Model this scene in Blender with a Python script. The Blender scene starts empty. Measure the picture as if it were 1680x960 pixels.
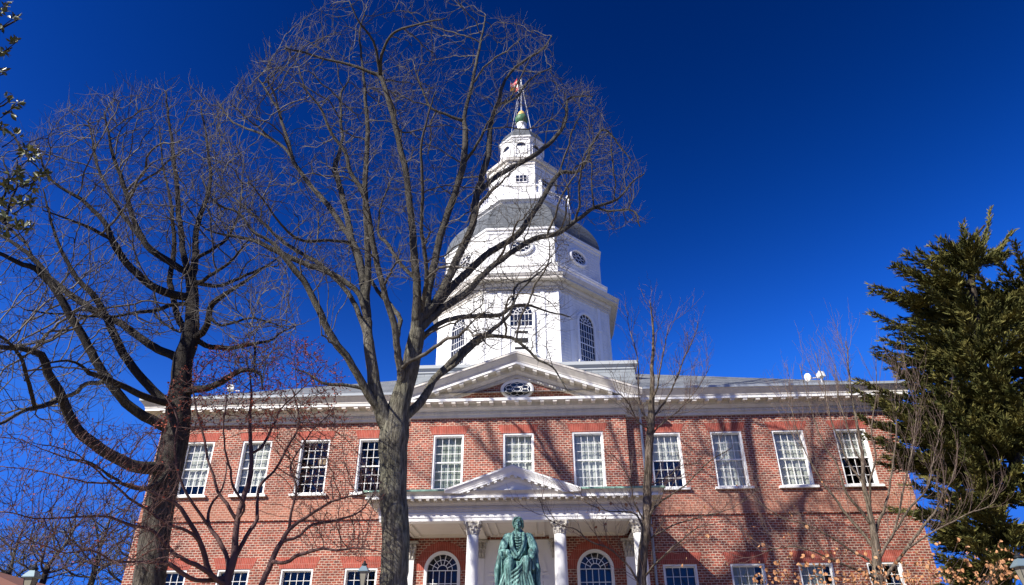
import bpy, bmesh, math, random
import numpy as np
from math import sin, cos, tan, pi, radians, sqrt, atan2, floor
from mathutils import Vector, Matrix
random.seed(7); rng = np.random.default_rng(7)
sc = bpy.context.scene
COL = sc.collection

# ---------------------------------------------------------------- camera
YAW, PITCH, ROLL, CX, CY, CZ = .0523, .5268, -.0033, 1.0623, -24.0, 1.6
fw = Vector((-sin(YAW)*cos(PITCH), cos(YAW)*cos(PITCH), sin(PITCH)))
r0 = Vector((cos(YAW), sin(YAW), 0)); u0 = r0.cross(fw)
rt = r0*cos(ROLL)+u0*sin(ROLL); up = -r0*sin(ROLL)+u0*cos(ROLL)
cd = bpy.data.cameras.new('camera'); cam = bpy.data.objects.new('camera', cd); COL.objects.link(cam)
cd.sensor_width = 36; cd.lens = 24; cd.clip_end = 3000; cd.clip_start = .1
M = Matrix((rt, up, -fw)).transposed().to_4x4(); M.translation = Vector((CX, CY, CZ)); cam.matrix_world = M
sc.camera = cam
CAM = Vector((CX, CY, CZ))
def at(x, y, Y):
    "3D point at depth plane Y seen at photo pixel (1680x960)"
    d = fw + rt*((x-840)/1120) + up*((480-y)/1120)
    return CAM + d*((Y-CY)/d.y)
def zc(P): return (Vector(P)-CAM).dot(fw)

# ---------------------------------------------------------------- light
SAZ, SEL = radians(48), radians(36.6)
S = Vector((-sin(SAZ)*cos(SEL), -cos(SAZ)*cos(SEL), sin(SEL)))
ld = bpy.data.lights.new('sun', 'SUN'); ld.energy = 4.9; ld.angle = radians(.53); ld.color = (1, .95, .87)
sun = bpy.data.objects.new('sun', ld); COL.objects.link(sun)
sun.rotation_euler = S.to_track_quat('Z', 'Y').to_euler()
w = bpy.data.worlds.new('World'); sc.world = w; w.use_nodes = True
nt = w.node_tree; nt.nodes.clear()
sky = nt.nodes.new('ShaderNodeTexSky'); sky.sky_type = 'NISHITA'; sky.sun_disc = False
sky.sun_elevation = SEL; sky.sun_rotation = radians(180)+SAZ
sky.altitude = 0; sky.air_density = .8; sky.dust_density = .15; sky.ozone_density = 5.0
hs = nt.nodes.new('ShaderNodeHueSaturation'); hs.inputs['Saturation'].default_value = 1.3; hs.inputs['Value'].default_value = .8
bg = nt.nodes.new('ShaderNodeBackground'); bg.inputs[1].default_value = .1
out = nt.nodes.new('ShaderNodeOutputWorld')
nt.links.new(sky.outputs[0], hs.inputs['Color'])
sep = nt.nodes.new('ShaderNodeSeparateColor'); cmb = nt.nodes.new('ShaderNodeCombineColor'); nt.links.new(hs.outputs[0], sep.inputs[0])
for i_, (g_, k_, cap_) in enumerate(((1.4, 3.2, .17), (2.5, .87, .98), (2.5, .29, 4.5))):   # polarised look: steeper contrast of the clear sky
    p_ = nt.nodes.new('ShaderNodeMath'); p_.operation = 'POWER'; p_.inputs[1].default_value = g_
    q_ = nt.nodes.new('ShaderNodeMath'); q_.operation = 'MULTIPLY'; q_.inputs[1].default_value = k_
    c_ = nt.nodes.new('ShaderNodeMath'); c_.operation = 'SMOOTH_MIN'; c_.inputs[1].default_value = cap_; c_.inputs[2].default_value = cap_*.5
    nt.links.new(sep.outputs[i_], p_.inputs[0]); nt.links.new(p_.outputs[0], q_.inputs[0]); nt.links.new(q_.outputs[0], c_.inputs[0]); nt.links.new(c_.outputs[0], cmb.inputs[i_])
nt.links.new(cmb.outputs[0], bg.inputs[0]); nt.links.new(bg.outputs[0], out.inputs[0])
sc.view_settings.view_transform = 'Standard'; sc.view_settings.look = 'None'; sc.view_settings.gamma = 1
sc.view_settings.exposure = 0.98; sc.view_settings.use_curve_mapping = False
sc.cycles.max_bounces = 6; sc.cycles.transparent_max_bounces = 12

# ---------------------------------------------------------------- materials
def mat(name, col, rough=.7, metal=0, spec=.3):
    m = bpy.data.materials.new(name); m.use_nodes = True
    b = m.node_tree.nodes['Principled BSDF']
    b.inputs['Base Color'].default_value = (*col, 1); b.inputs['Roughness'].default_value = rough
    b.inputs['Metallic'].default_value = metal; b.inputs['Specular IOR Level'].default_value = spec
    return m
def N(m, t, **k):
    n = m.node_tree.nodes.new(t)
    for a, b in k.items(): setattr(n, a, b)
    return n
def L(m, a, b): m.node_tree.links.new(a, b)
def ramp(m, fac, stops):
    r = N(m, 'ShaderNodeValToRGB'); e = r.color_ramp.elements
    while len(e) < len(stops): e.new(.5)
    for q, (p, c) in zip(e, stops): q.position = p; q.color = (*c, 1)
    L(m, fac, r.inputs[0]); return r.outputs[0]
def noise(m, vec, scale, detail=4, rough=.6):
    n = N(m, 'ShaderNodeTexNoise'); n.inputs['Scale'].default_value = scale; n.inputs['Detail'].default_value = detail
    n.inputs['Roughness'].default_value = rough
    if vec is not None: L(m, vec, n.inputs['Vector'])
    return n.outputs['Fac']
def mixc(m, a, b, fac, mode='MIX'):
    n = N(m, 'ShaderNodeMix', data_type='RGBA', blend_type=mode)
    for s, v in (('A', a), ('B', b)):
        i = [x for x in n.inputs if x.name == s and x.type == 'RGBA'][0]
        if isinstance(v, tuple): i.default_value = (*v, 1)
        else: L(m, v, i)
    f = n.inputs[0]
    if isinstance(fac, (int, float)): f.default_value = fac
    else: L(m, fac, f)
    return [x for x in n.outputs if x.type == 'RGBA'][0]
def geo(m): return N(m, 'ShaderNodeNewGeometry').outputs['Position']
def scaled(m, vec, s):
    n = N(m, 'ShaderNodeMapping'); n.inputs['Scale'].default_value = s; L(m, vec, n.inputs['Vector']); return n.outputs[0]
def bump(m, h, strength, dist):
    b = N(m, 'ShaderNodeBump'); b.inputs['Strength'].default_value = strength; b.inputs['Distance'].default_value = dist
    L(m, h, b.inputs['Height']); L(m, b.outputs[0], m.node_tree.nodes['Principled BSDF'].inputs['Normal'])
def base(m): return m.node_tree.nodes['Principled BSDF'].inputs['Base Color']
def wallcoord(m):
    g = N(m, 'ShaderNodeNewGeometry'); sp = N(m, 'ShaderNodeSeparateXYZ'); L(m, g.outputs['Position'], sp.inputs[0])
    sn = N(m, 'ShaderNodeSeparateXYZ'); L(m, g.outputs['True Normal'], sn.inputs[0])
    ab = N(m, 'ShaderNodeMath', operation='ABSOLUTE'); L(m, sn.outputs[0], ab.inputs[0])
    gt = N(m, 'ShaderNodeMath', operation='GREATER_THAN'); L(m, ab.outputs[0], gt.inputs[0]); gt.inputs[1].default_value = .75
    mx = N(m, 'ShaderNodeMix'); L(m, gt.outputs[0], mx.inputs[0]); L(m, sp.outputs[0], mx.inputs[2]); L(m, sp.outputs[1], mx.inputs[3])
    c = N(m, 'ShaderNodeCombineXYZ'); L(m, mx.outputs[0], c.inputs[0]); L(m, sp.outputs[2], c.inputs[1])
    return c.outputs[0], g.outputs['Position']
def bricktex(m, vec, w_, h_, mortar, c1, c2, cm, off=.5, smooth=.1):
    b = N(m, 'ShaderNodeTexBrick'); b.offset = off; L(m, vec, b.inputs['Vector'])
    b.inputs['Scale'].default_value = 1; b.inputs['Brick Width'].default_value = w_; b.inputs['Row Height'].default_value = h_
    b.inputs['Mortar Size'].default_value = mortar; b.inputs['Mortar Smooth'].default_value = smooth
    b.inputs['Color1'].default_value = (*c1, 1); b.inputs['Color2'].default_value = (*c2, 1); b.inputs['Mortar'].default_value = (*cm, 1)
    return b
def brick_mat():
    m = mat('brick', (.3, .08, .05), .88, spec=.15); v, P = wallcoord(m)
    # slight warp of the courses, old hand made bricks
    nw = N(m, 'ShaderNodeTexNoise'); nw.inputs['Scale'].default_value = 3.5; L(m, P, nw.inputs['Vector'])
    sb = N(m, 'ShaderNodeVectorMath', operation='SUBTRACT'); L(m, nw.outputs['Color'], sb.inputs[0]); sb.inputs[1].default_value = (.5, .5, .5)
    sm = N(m, 'ShaderNodeVectorMath', operation='SCALE'); L(m, sb.outputs[0], sm.inputs[0]); sm.inputs['Scale'].default_value = .03
    ad = N(m, 'ShaderNodeVectorMath', operation='ADD'); L(m, v, ad.inputs[0]); L(m, sm.outputs[0], ad.inputs[1])
    b = bricktex(m, ad.outputs[0], .17, .08, .0105, (.36, .088, .055), (.16, .05, .04), (.5, .4, .32))
    n1 = noise(m, P, 1.1, 5); n2 = noise(m, P, 9, 3)
    c = mixc(m, b.outputs['Color'], ramp(m, n1, [(.3, (.62, .58, .58)), (.55, (1, 1, 1)), (.75, (1.25, 1.2, 1.15))]), .85, 'MULTIPLY')
    c = mixc(m, c, ramp(m, n2, [(.25, (.55, .55, .58)), (.6, (1.12, 1.1, 1.06))]), .8, 'MULTIPLY')
    # paler weathered band above the string course
    sp = N(m, 'ShaderNodeSeparateXYZ'); L(m, P, sp.inputs[0])
    mr = N(m, 'ShaderNodeMapRange'); L(m, sp.outputs[2], mr.inputs[0]); mr.inputs[1].default_value = 7.7; mr.inputs[2].default_value = 6.9
    g1 = N(m, 'ShaderNodeMath', operation='GREATER_THAN'); L(m, sp.outputs[2], g1.inputs[0]); g1.inputs[1].default_value = 6.72
    m1 = N(m, 'ShaderNodeMath', operation='MULTIPLY'); L(m, mr.outputs[0], m1.inputs[0]); L(m, g1.outputs[0], m1.inputs[1])
    m2 = N(m, 'ShaderNodeMath', operation='MULTIPLY'); L(m, m1.outputs[0], m2.inputs[0]); L(m, noise(m, P, 1.7, 6, .7), m2.inputs[1])
    c = mixc(m, c, (.42, .2, .13), m2.outputs[0])
    L(m, c, base(m)); bump(m, b.outputs['Fac'], -.6, .008); return m
def arch_mat():
    m = mat('rubbed_brick', (.42, .1, .05), .85, spec=.15); v, P = wallcoord(m)
    b = bricktex(m, v, .062, .31, .006, (.4, .085, .058), (.31, .066, .045), (.46, .22, .17), 0)
    c = mixc(m, b.outputs['Color'], ramp(m, noise(m, P, 6, 4), [(.3, (.7, .68, .68)), (.7, (1.1, 1.1, 1.1))]), .8, 'MULTIPLY')
    L(m, c, base(m)); return m
def white_mat(name='white_paint', c=(.8, .79, .76), grime=.35):
    m = mat(name, c, .5, spec=.3); P = geo(m)
    n = noise(m, scaled(m, P, (2, 2, .7)), 1.5, 6, .65)
    L(m, mixc(m, c, ramp(m, n, [(.35, tuple(x*.72 for x in c)), (.55, c)]), grime), base(m)); return m
def slate_mat():
    m = mat('slate', (.16, .17, .18), .6); v, P = wallcoord(m)
    g = N(m, 'ShaderNodeSeparateXYZ'); L(m, P, g.inputs[0])
    b = bricktex(m, v, .32, .13, .008, (.2, .205, .21), (.13, .14, .15), (.06, .06, .065))
    L(m, mixc(m, b.outputs['Color'], ramp(m, noise(m, P, 1.2, 5), [(.3, (.75, .78, .8)), (.7, (1.15, 1.15, 1.12))]), .9, 'MULTIPLY'), base(m)); return m
def shingle_mat(name, c1, c2, cm, w_=.5, h_=.16):
    m = mat(name, c1, .6); v, P = wallcoord(m)
    b = bricktex(m, v, w_, h_, .008, c1, c2, cm)
    L(m, mixc(m, b.outputs['Color'], ramp(m, noise(m, P, 2.2, 5), [(.3, (.72, .75, .78)), (.7, (1.1, 1.1, 1.08))]), .8, 'MULTIPLY'), base(m)); return m
def bark_mat(name, c1, c2, rough=.9, sc_=(15, 15, 2.2), top=None):
    m = mat(name, c1, rough, spec=.15); P = geo(m)
    n = noise(m, scaled(m, P, sc_), 1.6, 6, .7); n2 = noise(m, P, .8, 3)
    c = ramp(m, n, [(.34, tuple(x*.3 for x in c1)), (.47, c1), (.62, c2)])
    c = mixc(m, c, ramp(m, n2, [(.35, (.8, .86, .74)), (.65, (1.05, 1.02, 1))]), .8, 'MULTIPLY')
    if top:   # old rough grey bark low down, smoother dark bark on the upper limbs
        c2_ = ramp(m, noise(m, scaled(m, P, (7, 7, 3)), 1.3, 4), [(.3, tuple(x*.5 for x in top[2])), (.7, top[2])])
        sp = N(m, 'ShaderNodeSeparateXYZ'); L(m, P, sp.inputs[0]); mr = N(m, 'ShaderNodeMapRange'); L(m, sp.outputs[2], mr.inputs[0]); mr.inputs[1].default_value = top[0]; mr.inputs[2].default_value = top[1]
        c = mixc(m, c, c2_, mr.outputs[0])
    L(m, c, base(m)); bump(m, n, 1.0, .09); return m
def leafy(name, stops, scale, rough=.6, transl=0):
    m = mat(name, stops[0][1], rough); P = geo(m)
    L(m, ramp(m, noise(m, P, scale, 2), stops), base(m))
    return m
BRICK = brick_mat(); RUB = arch_mat(); WHITE = white_mat('white_paint', (.8, .79, .76), .55); WTRIM = white_mat('white_trim', (.82, .81, .79), .15)
CREAM = white_mat('weathered_cornice', (.66, .62, .56), .6); SLATE = slate_mat()
GUTTER = mat('gutter_metal', (.34, .37, .4), .5, .2)
DOME = shingle_mat('dome_shingles', (.13, .138, .145), (.08, .088, .096), (.05, .05, .054), .3, .13)
PLINTHM = shingle_mat('plinth_boards', (.3, .32, .33), (.25, .27, .28), (.12, .12, .12), .62, .24)
COPPER = leafy('copper_green', [(.3, (.16, .3, .25)), (.7, (.3, .47, .38))], 5)
STONE = white_mat('carved_stone', (.5, .47, .42), .9)
DARK = mat('dark_interior', (.02, .02, .022), .9); CURT = leafy('curtain_cloth', [(.3, (.5, .5, .43)), (.7, (.62, .62, .54))], 3, .9)
CURT2 = leafy('drape_cloth', [(.3, (.3, .3, .2)), (.7, (.42, .42, .3))], 3, .9); SHADE = leafy('roller_shade', [(.3, (.3, .33, .28)), (.7, (.36, .39, .33))], 2, .9)
TANB = mat('tan_box', (.42, .28, .14), .8); CEIL = white_mat('porch_ceiling', (.72, .66, .58), .2)
GOLD = mat('gold_leaf', (.75, .48, .16), .45, .3); ACORN = mat('acorn_green', (.07, .16, .08), .5)
IRON = mat('black_iron', (.02, .022, .024), .45, .3); WIREM = mat('white_rope', (.7, .68, .64), .6)
def glass_mat(name='window_glass', tint=(.8, .83, .84), refl=.07):
    m = bpy.data.materials.new(name); m.use_nodes = True; n = m.node_tree.nodes; n.clear()
    o = n.new('ShaderNodeOutputMaterial'); mx = n.new('ShaderNodeMixShader'); t = n.new('ShaderNodeBsdfTransparent'); g = n.new('ShaderNodeBsdfGlossy')
    t.inputs[0].default_value = (*tint, 1); g.inputs['Roughness'].default_value = .04; g.inputs['Color'].default_value = (.9, .9, .9, 1)
    fr = n.new('ShaderNodeLayerWeight'); fr.inputs[0].default_value = .5; pw = n.new('ShaderNodeMath'); pw.operation = 'POWER'; pw.inputs[1].default_value = 3.2
    ad = n.new('ShaderNodeMath'); ad.operation = 'ADD'; ad.inputs[1].default_value = refl
    bp = n.new('ShaderNodeBump'); bp.inputs['Strength'].default_value = .25; bp.inputs['Distance'].default_value = .02
    ns = n.new('ShaderNodeTexNoise'); ns.inputs['Scale'].default_value = 2.3; ge = n.new('ShaderNodeNewGeometry')
    l = m.node_tree.links
    l.new(ge.outputs['Position'], ns.inputs['Vector']); l.new(ns.outputs['Fac'], bp.inputs['Height']); l.new(bp.outputs[0], g.inputs['Normal'])
    l.new(fr.outputs['Facing'], pw.inputs[0]); l.new(pw.outputs[0], ad.inputs[0]); l.new(ad.outputs[0], mx.inputs[0]); l.new(t.outputs[0], mx.inputs[1]); l.new(g.outputs[0], mx.inputs[2]); l.new(mx.outputs[0], o.inputs[0])
    return m
GLASS = glass_mat()

# ---------------------------------------------------------------- mesh helpers
class MB:
    def __init__(s): s.v = []; s.f = []; s.sm = False
    def add(s, V, F):
        o = len(s.v); s.v.extend([tuple(p) for p in V]); s.f.extend([tuple(i+o for i in f) for f in F]); return s
    def box(s, x0, x1, y0, y1, z0, z1):
        V = [(x, y, z) for z in (z0, z1) for y in (y0, y1) for x in (x0, x1)]
        return s.add(V, [(0, 2, 3, 1), (4, 5, 7, 6), (0, 1, 5, 4), (2, 6, 7, 3), (0, 4, 6, 2), (1, 3, 7, 5)])
    def bar(s, a, b, w1, w2, side):
        "box bar from a to b, half width w1 along side, w2 along the third axis"
        a, b = Vector(a), Vector(b); d = (b-a).normalized(); n = Vector(side).normalized(); t = d.cross(n).normalized()
        V = [p+n*w1*i+t*w2*j for p in (a, b) for i, j in ((-1, -1), (1, -1), (1, 1), (-1, 1))]
        return s.add(V, [(0, 1, 2, 3), (7, 6, 5, 4), (0, 4, 5, 1), (1, 5, 6, 2), (2, 6, 7, 3), (3, 7, 4, 0)])
    def sweep(s, rings, closed=False, caps=True):
        n = len(rings[0]); V = [p for r in rings for p in r]; F = []
        m = len(rings)
        for i in range(m if closed else m-1):
            a, b = i*n, ((i+1) % m)*n
            for j in range(n-1): F.append((a+j, b+j, b+j+1, a+j+1))
        if caps and not closed: F += [tuple(range(n)), tuple((m-1)*n+j for j in reversed(range(n)))]
        return s.add(V, F)
    def lathe(s, c, prof, n=24, start=0, ell=1):
        rings = [[(c[0]+r*cos(start+2*pi*k/n), c[1]+r*ell*sin(start+2*pi*k/n), c[2]+z) for k in range(n)] for r, z in prof]
        V = [p for r in rings for p in r]; F = []
        for i in range(len(prof)-1):
            for k in range(n): F.append((i*n+k, i*n+(k+1) % n, (i+1)*n+(k+1) % n, (i+1)*n+k))
        F.append(tuple(reversed(range(n)))); F.append(tuple((len(prof)-1)*n+k for k in range(n)))
        return s.add(V, F)
    def tube(s, pts, rad, n=8, cap=True):
        pts = [Vector(p) for p in pts]; m = len(pts)
        if not hasattr(rad, '__len__'): rad = [rad]*m
        d = (pts[1]-pts[0]).normalized(); ref = Vector((0, 0, 1)) if abs(d.z) < .8 else Vector((1, 0, 0))
        u = d.cross(ref).normalized(); V = []
        for i, p in enumerate(pts):
            d = (pts[min(i+1, m-1)]-pts[max(i-1, 0)])
            if d.length < 1e-9: d = Vector((0, 0, 1))
            d.normalize(); u = (u-d*u.dot(d))
            if u.length < 1e-6: u = d.orthogonal()
            u.normalize(); t = d.cross(u)
            for k in range(n):
                a = 2*pi*k/n; V.append(p+(u*cos(a)+t*sin(a))*rad[i])
        F = [(i*n+k, i*n+(k+1) % n, (i+1)*n+(k+1) % n, (i+1)*n+k) for i in range(m-1) for k in range(n)]
        if cap: F += [tuple(reversed(range(n))), tuple((m-1)*n+k for k in range(n))]
        return s.add(V, F)
    def quadxz(s, pts, y0, y1):
        "polygon in XZ extruded from y0 to y1"
        n = len(pts); V = [(x, y0, z) for x, z in pts]+[(x, y1, z) for x, z in pts]
        return s.add(V, [tuple(range(n)), tuple(reversed(range(n, 2*n)))]+[(i, (i+1) % n, n+(i+1) % n, n+i) for i in range(n)])
    def build(s, name, m, parent=None, smooth=False, xf=None, fix=True):
        me = bpy.data.meshes.new(name); V = s.v
        if xf is not None: V = [xf @ Vector(p) for p in V]
        off = world_loc(parent) if parent else Vector((0, 0, 0))
        me.from_pydata([(p[0]-off[0], p[1]-off[1], p[2]-off[2]) for p in V], [], s.f)
        for mm in (m if isinstance(m, list) else [m]): me.materials.append(mm)
        if fix:
            bm = bmesh.new(); bm.from_mesh(me); bmesh.ops.recalc_face_normals(bm, faces=bm.faces); bm.to_mesh(me); bm.free()
        if smooth:
            me.polygons.foreach_set('use_smooth', [True]*len(me.polygons))
        me.update()
        o = bpy.data.objects.new(name, me); COL.objects.link(o)
        if parent: o.parent = parent
        return o
LOC = {}
def world_loc(o): return LOC.get(o.name, Vector((0, 0, 0)))
_part_build = MB.build
def pbuild(mb, name, m, parent=None, **k):
    o = _part_build(mb, name, m, parent, **k)
    if parent: LOC[o.name] = world_loc(parent)
    return o
MB.build = lambda s, name, m, parent=None, **k: pbuild(s, name, m, parent, **k)
def tag(o, label=None, cat=None, group=None, kind=None):
    if label: o['label'] = label
    if cat: o['category'] = cat
    if group: o['group'] = group
    if kind: o['kind'] = kind
    return o
def empty(name, loc, label, cat, group=None):
    o = bpy.data.objects.new(name, None); COL.objects.link(o); o.location = loc; o.empty_display_size = .3
    LOC[o.name] = Vector(loc); return tag(o, label, cat, group)
def offs_path(path, closed=False):
    "mitred outward offset directions for a plan path (outside on the right hand)"
    n = len(path); res = []
    def nrm(a, b):
        d = Vector((b[0]-a[0], b[1]-a[1])).normalized(); return Vector((d.y, -d.x))
    for i in range(n):
        ns = []
        if closed or i > 0: ns.append(nrm(path[i-1], path[i]))
        if closed or i < n-1: ns.append(nrm(path[i], path[(i+1) % n]))
        if len(ns) == 1: res.append(ns[0])
        else:
            b = (ns[0]+ns[1]); res.append(b/(1+ns[0].dot(ns[1])))
    return res
def run_profile(mb, path, prof, z0, closed=False):
    o = offs_path(path, closed)
    mb.sweep([[(p[0]+d.x*q, p[1]+d.y*q, z0+z) for q, z in prof] for p, d in zip(path, o)], closed=closed, caps=False)
def blocks(mb, a, b, z0, z1, o0, o1, wdt, step, skip=0):
    "blocks between plan points a, b, from offset o0 to o1 outward"
    a, b = Vector(a), Vector(b); d = b-a; Ln = d.length; d.normalize(); n = Vector((d.y, -d.x)); k = max(1, int(round((Ln-2*skip)/step)))
    for i in range(k):
        c = a+d*(skip+(i+.5)*(Ln-2*skip)/k)
        P = [c-d*wdt/2+n*o0, c+d*wdt/2+n*o0, c+d*wdt/2+n*o1, c-d*wdt/2+n*o1]
        V = [(p.x, p.y, z) for z in (z0, z1) for p in P]
        mb.add(V, [(3, 2, 1, 0), (4, 5, 6, 7), (0, 1, 5, 4), (1, 2, 6, 5), (2, 3, 7, 6), (3, 0, 4, 7)])

# ---------------------------------------------------------------- ground
def gz(x, y):
    r = sqrt((x)**2+(y-6)**2); t = max(0, min(1, (34-r)/24)); t = t*t*(3-2*t)
    far = max(0, min(1, (r-40)/80)); far = far*far*(3-2*far)
    return 1.5*t-6*far
mb = MB(); R_ = [0]+[2*1.18**k for k in range(38)]; nn = 64
for r in R_:
    for k in range(nn):
        a = 2*pi*k/nn; x, y = r*cos(a), 6+r*sin(a); mb.v.append((x, y, gz(x, y)))
for i in range(len(R_)-1):
    for k in range(nn): mb.f.append((i*nn+k, i*nn+(k+1) % nn, (i+1)*nn+(k+1) % nn, (i+1)*nn+k))
GRASS = leafy('lawn_grass', [(.3, (.09, .09, .035)), (.5, (.14, .125, .06)), (.7, (.2, .165, .09))], 1.5, .9)
tag(mb.build('ground', GRASS, smooth=True), 'winter lawn rising gently towards the brick building', kind='structure')
mb = MB(); ys = [-30+i for i in range(26)]; xs_ = [-11+i for i in range(24)]
for y in ys:
    for x in xs_: mb.v.append((x, y, gz(x, y)+.02))
for i in range(len(ys)-1):
    for j in range(len(xs_)-1): a = i*24+j; mb.f.append((a, a+1, a+25, a+24))
BOUNCEM = mat('bounce_brick', (.36, .2, .13), .9); b = bricktex(BOUNCEM, geo(BOUNCEM), .22, .11, .008, (.34, .25, .17), (.27, .2, .14), (.36, .31, .24)); L(BOUNCEM, b.outputs['Color'], base(BOUNCEM))  # unseen paving added wide, its tan chosen for warm bounce on the front
tag(mb.build('path', BOUNCEM), 'unseen brick paved forecourt, widened before the porch to bounce warm light', kind='structure')

# ---------------------------------------------------------------- the brick building
GZ = 1.3
H = empty('state_house', (0, 9, GZ), 'large red brick building with white columned porch and tall octagonal domed tower', 'building')
HW = 13.37; ZT = 10.18; YB = 19.0; BX = 3.9; BY = -.26
PX = [5.26, 7.43, 9.60, 11.76]; ZS, ZW = 7.60, 9.57; LZ0, LZ1 = 2.75, 5.12
WW = .55
def wall_holes(mb, x0, x1, z0, z1, y, holes, depth=.26):
    xs = sorted({x0, x1, *[h[0] for h in holes], *[h[1] for h in holes]}); zs = sorted({z0, z1, *[h[2] for h in holes], *[h[3] for h in holes]})
    for i in range(len(xs)-1):
        for j in range(len(zs)-1):
            cx, cz = (xs[i]+xs[i+1])/2, (zs[j]+zs[j+1])/2
            if any(h[0] < cx < h[1] and h[2] < cz < h[3] for h in holes): continue
            mb.add([(xs[i], y, zs[j]), (xs[i+1], y, zs[j]), (xs[i+1], y, zs[j+1]), (xs[i], y, zs[j+1])], [(0, 1, 2, 3)])
    for a, b, c, d in holes:
        mb.add([(a, y, c), (b, y, c), (b, y, d), (a, y, d), (a, y+depth, c), (b, y+depth, c), (b, y+depth, d), (a, y+depth, d)],
               [(0, 4, 5, 1), (1, 5, 6, 2), (2, 6, 7, 3), (3, 7, 4, 0)])
wm = MB()
for s in (-1, 1):
    hs_ = [(s*p-WW, s*p+WW, z0, z1) for p in PX for z0, z1 in ((ZS, ZW), (LZ0, LZ1))]
    x0, x1 = (-HW, -BX) if s < 0 else (BX, HW)
    wall_holes(wm, x0, x1, .8, ZT+.3, 0, hs_)
AW = 2.5; AR = .60; AZ = 4.98      # arched porch windows: centre x, outer radius, spring height
CXS = [-2.48, 0.03, 2.5]
ah = [(s*AW-AR, s*AW+AR, 2.5, AZ+AR) for s in (-1, 1)]
wall_holes(wm, -BX, BX, .8, ZT+.3, BY, [(c-WW, c+WW, ZS, ZW) for c in CXS]+ah)
for s in (-1, 1):   # bay returns, sides, back
    wm.add([(s*BX, BY, .8), (s*BX, 0, .8), (s*BX, 0, ZT+.3), (s*BX, BY, ZT+.3)], [(0, 1, 2, 3)])
    wm.add([(s*HW, 0, .8), (s*HW, YB, .8), (s*HW, YB, ZT+.3), (s*HW, 0, ZT+.3)], [(0, 1, 2, 3)])
    # spandrels over the arched windows
    pts = [(s*AW+(AR-.001)*cos(a), AZ+(AR-.001)*sin(a)) for a in [pi/2*k/10 for k in range(11)]]
    for q in (1, -1):
        pl = [(s*AW+q*(x-s*AW), z) for x, z in pts]+[(s*AW+q*AR, AZ+AR)]
        pl = [pl[-1]]+pl[:-1]
        n = len(pl)
        wm.add([(x, BY, z) for x, z in pl], [(0, i, i+1) for i in range(1, n-1)])
        wm.sweep([[(x, BY, z), (x, BY+.2, z)] for x, z in pl[1:]], caps=False)
wm.add([(-HW, YB, .8), (HW, YB, .8), (HW, YB, ZT+.3), (-HW, YB, ZT+.3)], [(0, 1, 2, 3)])
# tympanum
TY = lambda x: 10.146+.348*(4.45-abs(x))
wm.add([(-3.3, BY, 10.6), (3.3, BY, 10.6), (0, BY, 11.85)], [(0, 1, 2)])
wall = wm.build('brick_wall', BRICK, H, fix=False)
# string course
sm_ = MB()
for x0, x1 in ((-HW-.04, -BX-.0), (BX, HW+.04)): sm_.box(x0, x1, -.05, .02, 6.68, 6.735)
sm_.box(-BX-.04, BX+.04, BY-.045, BY+.02, 6.682, 6.737)
sm_.box(-HW-.045, -HW+.02, -.044, YB, 6.681, 6.734); sm_.box(HW-.02, HW+.045, -.044, YB, 6.681, 6.734)
sm_.build('string_course', BRICK, H)
dk = MB(); dk.box(-HW+.3, HW-.3, 1.6, 1.7, .8, 10.1); dk.box(-HW+.3, HW-.3, .1, 1.6, 6.3, 6.5); dk.box(-HW+.3, HW-.3, .1, 1.6, .8, 1.6)
dk.build('interior', DARK, H)

def arc_poly(cx, cz, r0, r1, a0=0, a1=pi, n=20):
    return [(cx+r1*cos(a0+(a1-a0)*k/n), cz+r1*sin(a0+(a1-a0)*k/n)) for k in range(n+1)], [(cx+r0*cos(a0+(a1-a0)*k/n), cz+r0*sin(a0+(a1-a0)*k/n)) for k in range(n+1)]
def arc_band(mb, cx, cz, r0, r1, y0, y1, a0=0, a1=pi, n=20, xf=lambda p: p, ez=1):
    rings = []
    for k in range(n+1):
        a = a0+(a1-a0)*k/n
        rings.append([xf((cx+r*cos(a), y, cz+r*ez*sin(a))) for r, y in ((r0, y0), (r1, y0), (r1, y1), (r0, y1), (r0, y0))])
    mb.sweep(rings, caps=True)

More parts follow.
